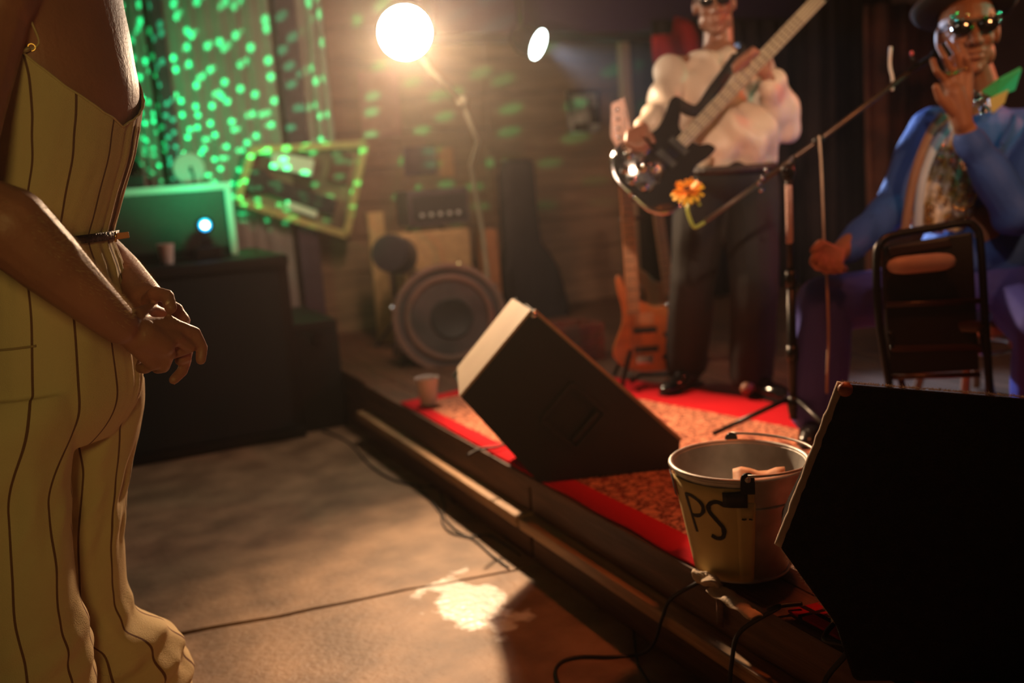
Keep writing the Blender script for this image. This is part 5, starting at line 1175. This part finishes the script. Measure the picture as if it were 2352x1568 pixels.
# lapel, collars, bow brooch, strap, rings, chain
def slabq(pts, th, m, name, par, bev=.006):
    n_ = (V(pts[1]) - V(pts[0])).cross(V(pts[2]) - V(pts[0])).normalized(); n_ = n_ if n_.dot(FWD) > 0 else -n_
    o = MB().prism(pts, n_ * th).build(name, m, par, smooth=False); b_ = o.modifiers.new('b', 'BEVEL'); b_.width = bev; b_.segments = 3; return o
slabq([w(2258, 214, 3.555), w(2300, 184, 3.555), w(2348, 158, 3.60), w(2332, 208, 3.575), w(2285, 226, 3.555)], .012, mat('green_collar_satin', (0.03, 0.42, 0.13), 0.4, var=0.1), 'green_collar', t, .003)
slabq([w(2272, 226, 3.55), w(2318, 204, 3.56), w(2308, 236, 3.55), w(2282, 260, 3.545), w(2276, 246, 3.545)], .012, mat('yellow_collar_satin', (0.70, 0.45, 0.12), 0.4, var=0.1), 'yellow_collar', t, .003)
band([w(2170, 262, 3.50), w(2140, 300, 3.48), w(2110, 370, 3.46), w(2092, 440, 3.46), w(2078, 535, 3.48)], .015, mat('tan_strap', (0.34, 0.19, 0.13), 0.6, var=0.2), 'shoulder_strap', t)
band([w(2330, 262, 3.52), w(2322, 290, 3.50), w(2300, 330, 3.48)], .010, M_suit, 'jacket_lapel', t)
bb = MB(); bb.ell(w(2245, 222, 3.52), (.022, .012, .020)).ell(w(2262, 250, 3.52), (.024, .012, .018)); bw = bb.build('bow_brooch', M_blackmetal, t, smooth=True)
for px, py in ((2238, 212), (2240, 232), (2254, 262), (2266, 256), (2262, 240), (2252, 228)): MB().ell(w(px, py, 3.505), (.006, .004, .006)).build('crystal', M_cry, bw, smooth=True)
for px, py, m_ in ((2180, 172, M_gold), (2190, 168, M_sg), (2202, 163, M_cry), (2213, 158, M_gold)): MB().lathe([(.016, -.005), (.0185, -.003), (.0185, .003), (.016, .005)], w(px, py - 4, 3.352), w(px - 4, py - 30, 3.33) - w(px, py - 4, 3.352), 20, closed=True).build('ring', m_, t, smooth=True)
ch = MB(); cp = spline([w(2190, 470, 3.50), w(2192, 478, 3.50), w(2212, 482, 3.49), w(2232, 470, 3.49), w(2246, 445, 3.49), w(2252, 415, 3.49), w(2243, 404, 3.49)], 5)
ch.tube(cp, .0045, 8); ch.build('gold_chain', M_gold, t, smooth=True)
M_orstud = M_so
for i in range(5): MB().ell(w(2192 + i * 9, 474 + 5 * math.sin(i * 1.2), 3.485), (.006, .005, .005)).build('bead', M_gold, t, smooth=True)
sunglasses(hP, hM, 1.22, t, [(-.060, .030, M_st, .0085), (-.046, .022, M_cry, .006), (-.040, .032, M_so, .006), (-.028, .024, M_sg, .0065), (-.064, .012, M_cry, .005), (.022, .036, M_so, .0065), (.032, .026, M_cry, .006), (.046, .026, M_st, .007), (.058, .036, M_st, .009), (.048, .044, M_sg, .006), (.008, .002, M_sg, .007), (.066, .022, M_cry, .005)])
for s_ in (-1, 1): MB().ell(hP(s_ * .012, .1085, -.045), (.005, .004, .004)).build('nostril', M_rub, t, smooth=True)
MB().ell(hP(0, .0985, -.0710), (.020, .004, .0035), hM).build('mouth_line', mat('dark_lip_line', (0.06, 0.012, 0.01), 0.5), t, smooth=True)
# hat
hn = (hM @ V((0, -.36, 1))).normalized(); hb = hP(0, -.030, .062)
ht = MB(); q_h = V((0, 0, 1)).rotation_difference(hn)
M_hat = mat('black_felt', (0.014, 0.012, 0.012), 0.85, var=0.3)
def hp_(a, r, z): return hb + q_h @ V((r * math.cos(a), r * 1.02 * math.sin(a), z))
prof = [(.100, .0), (.160, .004), (.174, .018), (.178, .020), (.176, .010), (.160, -.006), (.098, -.012)]
ht.loft([[hp_(2 * math.pi * k / 48, r, z) for k in range(48)] for r, z in prof], caps=False)
ht.lathe([(.108, .0), (.114, .01), (.106, .085), (.096, .108), (.06, .115), (.0, .098)], hb, hn, 40)
ho = ht.build('hat', M_hat, t, smooth=True)
MB().tube([hp_(2 * math.pi * k / 64, .1775, .019) for k in range(65)], .0028, 6).build('brim_binding', mat('brown_binding', (0.16, 0.10, 0.08), 0.5, var=0.2), ho, smooth=True)
MB().lathe([(.1155, .004), (.1155, .03), (.112, .03), (.112, .004)], hb, hn, 40, closed=True).build('hat_band', mat('pale_hat_band', (0.45, 0.38, 0.26), 0.6, var=0.2), ho, smooth=True)
# stool he sits on
sc_ = V((hip.x + .03, hip.y + .04, SZ)); s2 = thing('stool', tuple(sc_), 'wooden stool beneath the seated singer', 'stool')
zs = hip.z - .17
MB().lathe([(0, 0), (.19, 0), (.20, .015), (.20, .035), (.18, .045), (0, .045)], (sc_.x, sc_.y, zs), n=32).build('seat', M_orw, s2, smooth=True, autosmooth=40)
for k in range(4):
    a = k * math.pi / 2 + .6; MB().tube([(sc_.x + .13 * math.cos(a), sc_.y + .13 * math.sin(a), zs), (sc_.x + .2 * math.cos(a), sc_.y + .2 * math.sin(a), SZ + .012)], .016).build('leg', M_orw, s2, smooth=True)
MB().lathe([(.165 + .008 * math.cos(a), .008 * math.sin(a)) for a in [k * .785 for k in range(8)]], (sc_.x, sc_.y, SZ + .22), n=24, closed=True).build('foot_ring', M_chrome, s2, smooth=True)

# ------------------------------------------------------------------ folding chair with a case leaning on it
dC = 3.12
c0 = w(2135, 700, dC); t = thing('folding_chair', (c0.x, c0.y, SZ), 'black padded folding chair seen from behind, in front of the seated singer', 'chair')
fr = spline([w(2042, 880, dC), w(2020, 740, dC), w(2013, 600, dC), w(2024, 556, dC), w(2060, 538, dC), w(2140, 524, dC), w(2215, 512, dC), w(2240, 522, dC), w(2252, 560, dC), w(2262, 720, dC), w(2272, 880, dC)], 6)
bl_ = [V((fr[0].x, fr[0].y, SZ + .012))] + fr + [V((fr[-1].x, fr[-1].y, SZ + .012))]
MB().tube(bl_, .0125, 10).build('back_frame', M_blackmetal, t, smooth=True)
M_pad = mat('brown_vinyl', (0.035, 0.014, 0.009), 0.35, var=0.3)
def slabq(pts, th, m, name, par, bev=.006):
    n_ = (V(pts[1]) - V(pts[0])).cross(V(pts[2]) - V(pts[0])).normalized(); n_ = n_ if n_.dot(FWD) > 0 else -n_
    o = MB().prism(pts, n_ * th).build(name, m, par, smooth=False); b_ = o.modifiers.new('b', 'BEVEL'); b_.width = bev; b_.segments = 3; return o
slabq([w(2028, 565, dC + .01), w(2235, 532, dC + .01), w(2250, 850, dC + .01), w(2045, 862, dC + .01)], .03, mat('dark_brown_vinyl', (0.012, 0.006, 0.004), 0.4, var=0.3), 'backrest_panel', t)
slabq([w(2040, 566, dC - .0), w(2180, 545, dC - .0), w(2190, 566, dC - .0), w(2045, 590, dC - .0)], .012, M_pad, 'backrest_top_band', t)
rl_ = MB(); g = []
for i in range(17):
    u_ = i / 16; c = w(lerp(2040, 2192, u_), lerp(612, 598, u_), dC - .03); rr_ = .030 * math.sqrt(max(.05, 1 - (2 * abs(u_ - .5)) ** 5)); g.append([c + V((0, rr_ * math.cos(a), rr_ * .95 * math.sin(a))) for a in [k * 2 * math.pi / 14 for k in range(14)]])
rl_.loft(g).build('lumbar_roll', mat('tan_leather_roll', (0.50, 0.36, 0.27), 0.5, var=0.15), t, smooth=True, text='tan padded roll')
for a, b_, c, d in ((2050, 866, 2250, 860), (2035, 700, 2255, 690)): MB().tube([w(a, b_, dC), w(c, d, dC)], .009).build('crossbar', M_pad, t, smooth=True)
bk = (hip - c0); bk.z = 0; bk = bk.normalized()
st0, st1 = w(2045, 800, dC), w(2255, 795, dC)
slabq([st0, st1, st1 + bk * .02 + V((0, 0, -.03)), st0 + bk * .02 + V((0, 0, -.03))], .02, M_pad, 'seat_rail', t)
seat_z = SZ + .42
MB().box((c0.x + bk.x * .16, c0.y + bk.y * .16, seat_z), (.28, .22, .035), Matrix.Rotation(math.atan2(bk.y, bk.x) - math.pi / 2, 3, 'Z'), .012).build('seat', M_pad, t)
for s_ in (0, 1):
    e_ = st0 if s_ == 0 else st1
    MB().tube([V((e_.x, e_.y, seat_z)), V((e_.x + bk.x * .30, e_.y + bk.y * .30, SZ + .012))], .011).build('leg', M_blackmetal, t, smooth=True)

# ------------------------------------------------------------------ microphone stand, boom, flower
mb0 = onz(1824, 1004, SZ + .012); tp_ = w(1818, 392, 3.57); tp_ = V((mb0.x + .0, mb0.y, tp_.z))
t = thing('microphone_stand', (mb0.x, mb0.y, SZ), 'black boom microphone stand with rope wrapped pole before the seated singer', 'stand')
MB().tube([(mb0.x, mb0.y, SZ + .08), (mb0.x, mb0.y, 0.85)], .0155).build('lower_pole', M_blackmetal, t, smooth=True)
MB().tube([(mb0.x, mb0.y, 0.83), tuple(tp_)], .011).build('upper_pole', M_blackmetal, t, smooth=True)
for z in (.86, .60, .42): MB().lathe([(.0, -.03), (.018, -.03), (.021, 0), (.018, .03), (0, .03)], (mb0.x, mb0.y, z), n=20).build('clutch', M_blackmetal, t, smooth=True)
for k in range(3):
    a = k * 2.094 + .5; MB().tube([(mb0.x, mb0.y, SZ + .16), (mb0.x + .28 * math.cos(a), mb0.y + .28 * math.sin(a), SZ + .035)], .009).build('leg', M_blackmetal, t, smooth=True)
z0_, z1_ = onplane(1813, 560, tp_, FWD).z, onplane(1813, 425, tp_, FWD).z
he = [V((mb0.x - .012 + .009 * math.cos(i * .9), mb0.y - .012 + .009 * math.sin(i * .9), z0_ + (z1_ - z0_) * i / 150)) for i in range(151)]
MB().tube(he, .0042, 6).build('rope_wrap', mat('pale_pink_rope', (0.70, 0.48, 0.42), 0.8, var=0.15), t, smooth=True)
MB().ell(tp_, (.024, .02, .03)).build('boom_joint', M_blackmetal, t, smooth=True)
MB().lathe([(0, .02), (.014, .018), (.016, 0)], tp_ + V((-.03, -.02, .01)), (-.5, -.8, .1), 14).build('wing_knob', M_blackmetal, t, smooth=True)
q0, q1, q2 = w(1608, 516, 3.62), w(1882, 322, 3.55), w(2098, 158, 3.44)
M_pole2 = mat('worn_dark_metal', (0.16, 0.11, 0.08), 0.45, 0.4, var=0.3)
MB().tube([q0, w(1752, 415, 3.585)], .0085).build('boom_rear', M_pole2, t, smooth=True)
MB().tube([w(1748, 418, 3.585), w(1822, 364, 3.57), q1, q2], .0095).build('boom_arm', mat('warm_worn_metal', (0.10, 0.055, 0.035), 0.35, 0.6, var=0.3), t, smooth=True)
MB().tube([tuple(tp_), w(1822, 364, 3.57)], .012).build('joint_post', M_blackmetal, t, smooth=True)
for px, py in ((1750, 408), (1760, 390), (1742, 420), (1748, 436)): MB().ell(w(px, py, 3.565), (.009, .009, .009)).build('clutch_screw', M_chrome, t, smooth=True)
MB().lathe([(.0, -.02), (.014, -.02), (.015, .02), (0, .02)], w(1880, 322, 3.55), (q2 - q1), 16).build('arm_collar', M_blackmetal, t, smooth=True)
mc = thing('microphone', tuple(q2), 'black vocal microphone on the boom end at the singer\'s mouth', 'microphone')
md_ = (w(2150, 128, 3.42) - q2).normalized()
MB().lathe([(0, 0), (.010, 0), (.014, .09), (.022, .10), (.022, .11)], q2 - md_ * .02, md_, 20).build('handle', M_blackmetal, mc, smooth=True)
MB().ell(q2 + md_ * .115, (.028, .028, .028)).build('grille_ball', M_grille, mc, smooth=True)
MB().ell(w(2094, 122, 3.42), (.007, .006, .008)).build('red_indicator', mat('red_cap', (0.8, 0.12, 0.12), 0.3), mc, smooth=True)
MB().tube([w(2094, 124, 3.425), w(2098, 140, 3.43), q2], .006).build('clip', M_blackmetal, mc, smooth=True)
o = MB().tube(spline([w(2046, 108, 3.47), w(2044, 150, 3.47), w(2050, 180, 3.47), w(2049, 208, 3.47)], 6), .0055, 8).build('drinking_straw', M_paper, None, smooth=True); label(o, 'pale slender stick clipped upright on the microphone boom', 'stick', None); o.name = 'white_stick'
o = MB().tube(spline([w(1882, 312, 3.52), w(1886, 380, 3.52), w(1890, 480, 3.50), w(1893, 560, 3.46), w(1899, 640, 3.33), w(1903, 760, 3.33), w(1900, 860, 3.34), onz(1893, 985, SZ + .014), onz(1860, 1000, SZ + .014)], 8), .0042, 8).build('microphone_cable', M_edge, None, smooth=True); label(o, 'thin cord hanging from the microphone boom down past the singer\'s knee', 'cable', 'cables')
# flower
fc = w(1579, 437, 3.60); t = thing('flower', tuple(fc), 'bright orange flower with green stem fixed on the low end of the microphone boom', 'flower')
fa = (V((0, 0, 1)) + (CAM - fc).normalized() * .55 + V((-.25, 0, 0))).normalized(); qf = V((0, 0, 1)).rotation_difference(fa)
M_pet = mat('orange_petal', (0.95, 0.36, 0.02), 0.6, color2=(0.95, 0.22, 0.01), scale=30); M_pety = mat('yellow_petal', (0.98, 0.55, 0.03), 0.6, var=0.1, scale=30)
def petal_mesh(L_, wd_, curl, m):
    me = bpy.data.meshes.new('petal'); vs = []; nx_, ny_ = 4, 6
    for j in range(ny_ + 1):
        v_ = j / ny_; hw = wd_ * (math.sin(min(1, v_ * 1.05 + .12) * math.pi * .86) ** .7); zz = curl * v_ * v_ * L_
        for i in range(nx_ + 1): q_ = -1 + 2 * i / nx_; vs.append((hw * q_, v_ * L_ + .008, zz + .12 * hw * q_ * q_ + .002))
    fs = [(j * (nx_ + 1) + i, j * (nx_ + 1) + i + 1, (j + 1) * (nx_ + 1) + i + 1, (j + 1) * (nx_ + 1) + i) for j in range(ny_) for i in range(nx_)]
    me.from_pydata(vs, [], fs); me.materials.append(m); me.polygons.foreach_set('use_smooth', [True] * len(fs)); return me
for row, (cnt, me, z_) in enumerate(((14, petal_mesh(.052, .0125, -.25, M_pety), -.004), (13, petal_mesh(.046, .012, .15, M_pet), .001), (11, petal_mesh(.034, .010, .55, M_pet), .005))):
    for k in range(cnt):
        o = bpy.data.objects.new('petal', me); COL.objects.link(o); o.parent = t
        rot_ = qf.to_matrix() @ Matrix.Rotation(2 * math.pi * (k + row * .4) / cnt + rnd.uniform(-.08, .08), 3, 'Z')
        o.matrix_local = Matrix.Translation(fa * z_) @ rot_.to_4x4() @ Matrix.Rotation(rnd.uniform(-.2, .2), 4, 'X')
MB().ell(fc + fa * .006, (.014, .014, .009), qf.to_matrix()).build('flower_eye', mat('brown_flower_eye', (0.20, 0.05, 0.01), 0.8, var=0.4, scale=80), t, smooth=True)
M_stem = mat('yellow_green_stem', (0.42, 0.48, 0.07), 0.5, var=0.15)
MB().tube(spline([fc - fa * .004, w(1583, 466, 3.61), w(1579, 480, 3.61), w(1584, 500, 3.61), w(1594, 521, 3.61), w(1606, 518, 3.61), w(1618, 510, 3.61)], 6), .0065, 10).build('stem', M_stem, t, smooth=True)
MB().tube(spline([w(1584, 470, 3.605), w(1592, 463, 3.605), w(1602, 464, 3.605), w(1608, 472, 3.605)], 6), .0055, 8).build('curled_leaf', M_stem, t, smooth=True)
# crumpled paper by the singer's foot
pc = w(1968, 825, 3.55); cr = MB(); cr.ell((0, 0, 0), (.05, .045, .10), n=24, m=16)
for v_ in cr.v: v_ *= 1 + .45 * mnoise.noise(v_ * 22); 
cr.v = [v_ + V((pc.x + .03, pc.y + .12, SZ + .33)) for v_ in cr.v]
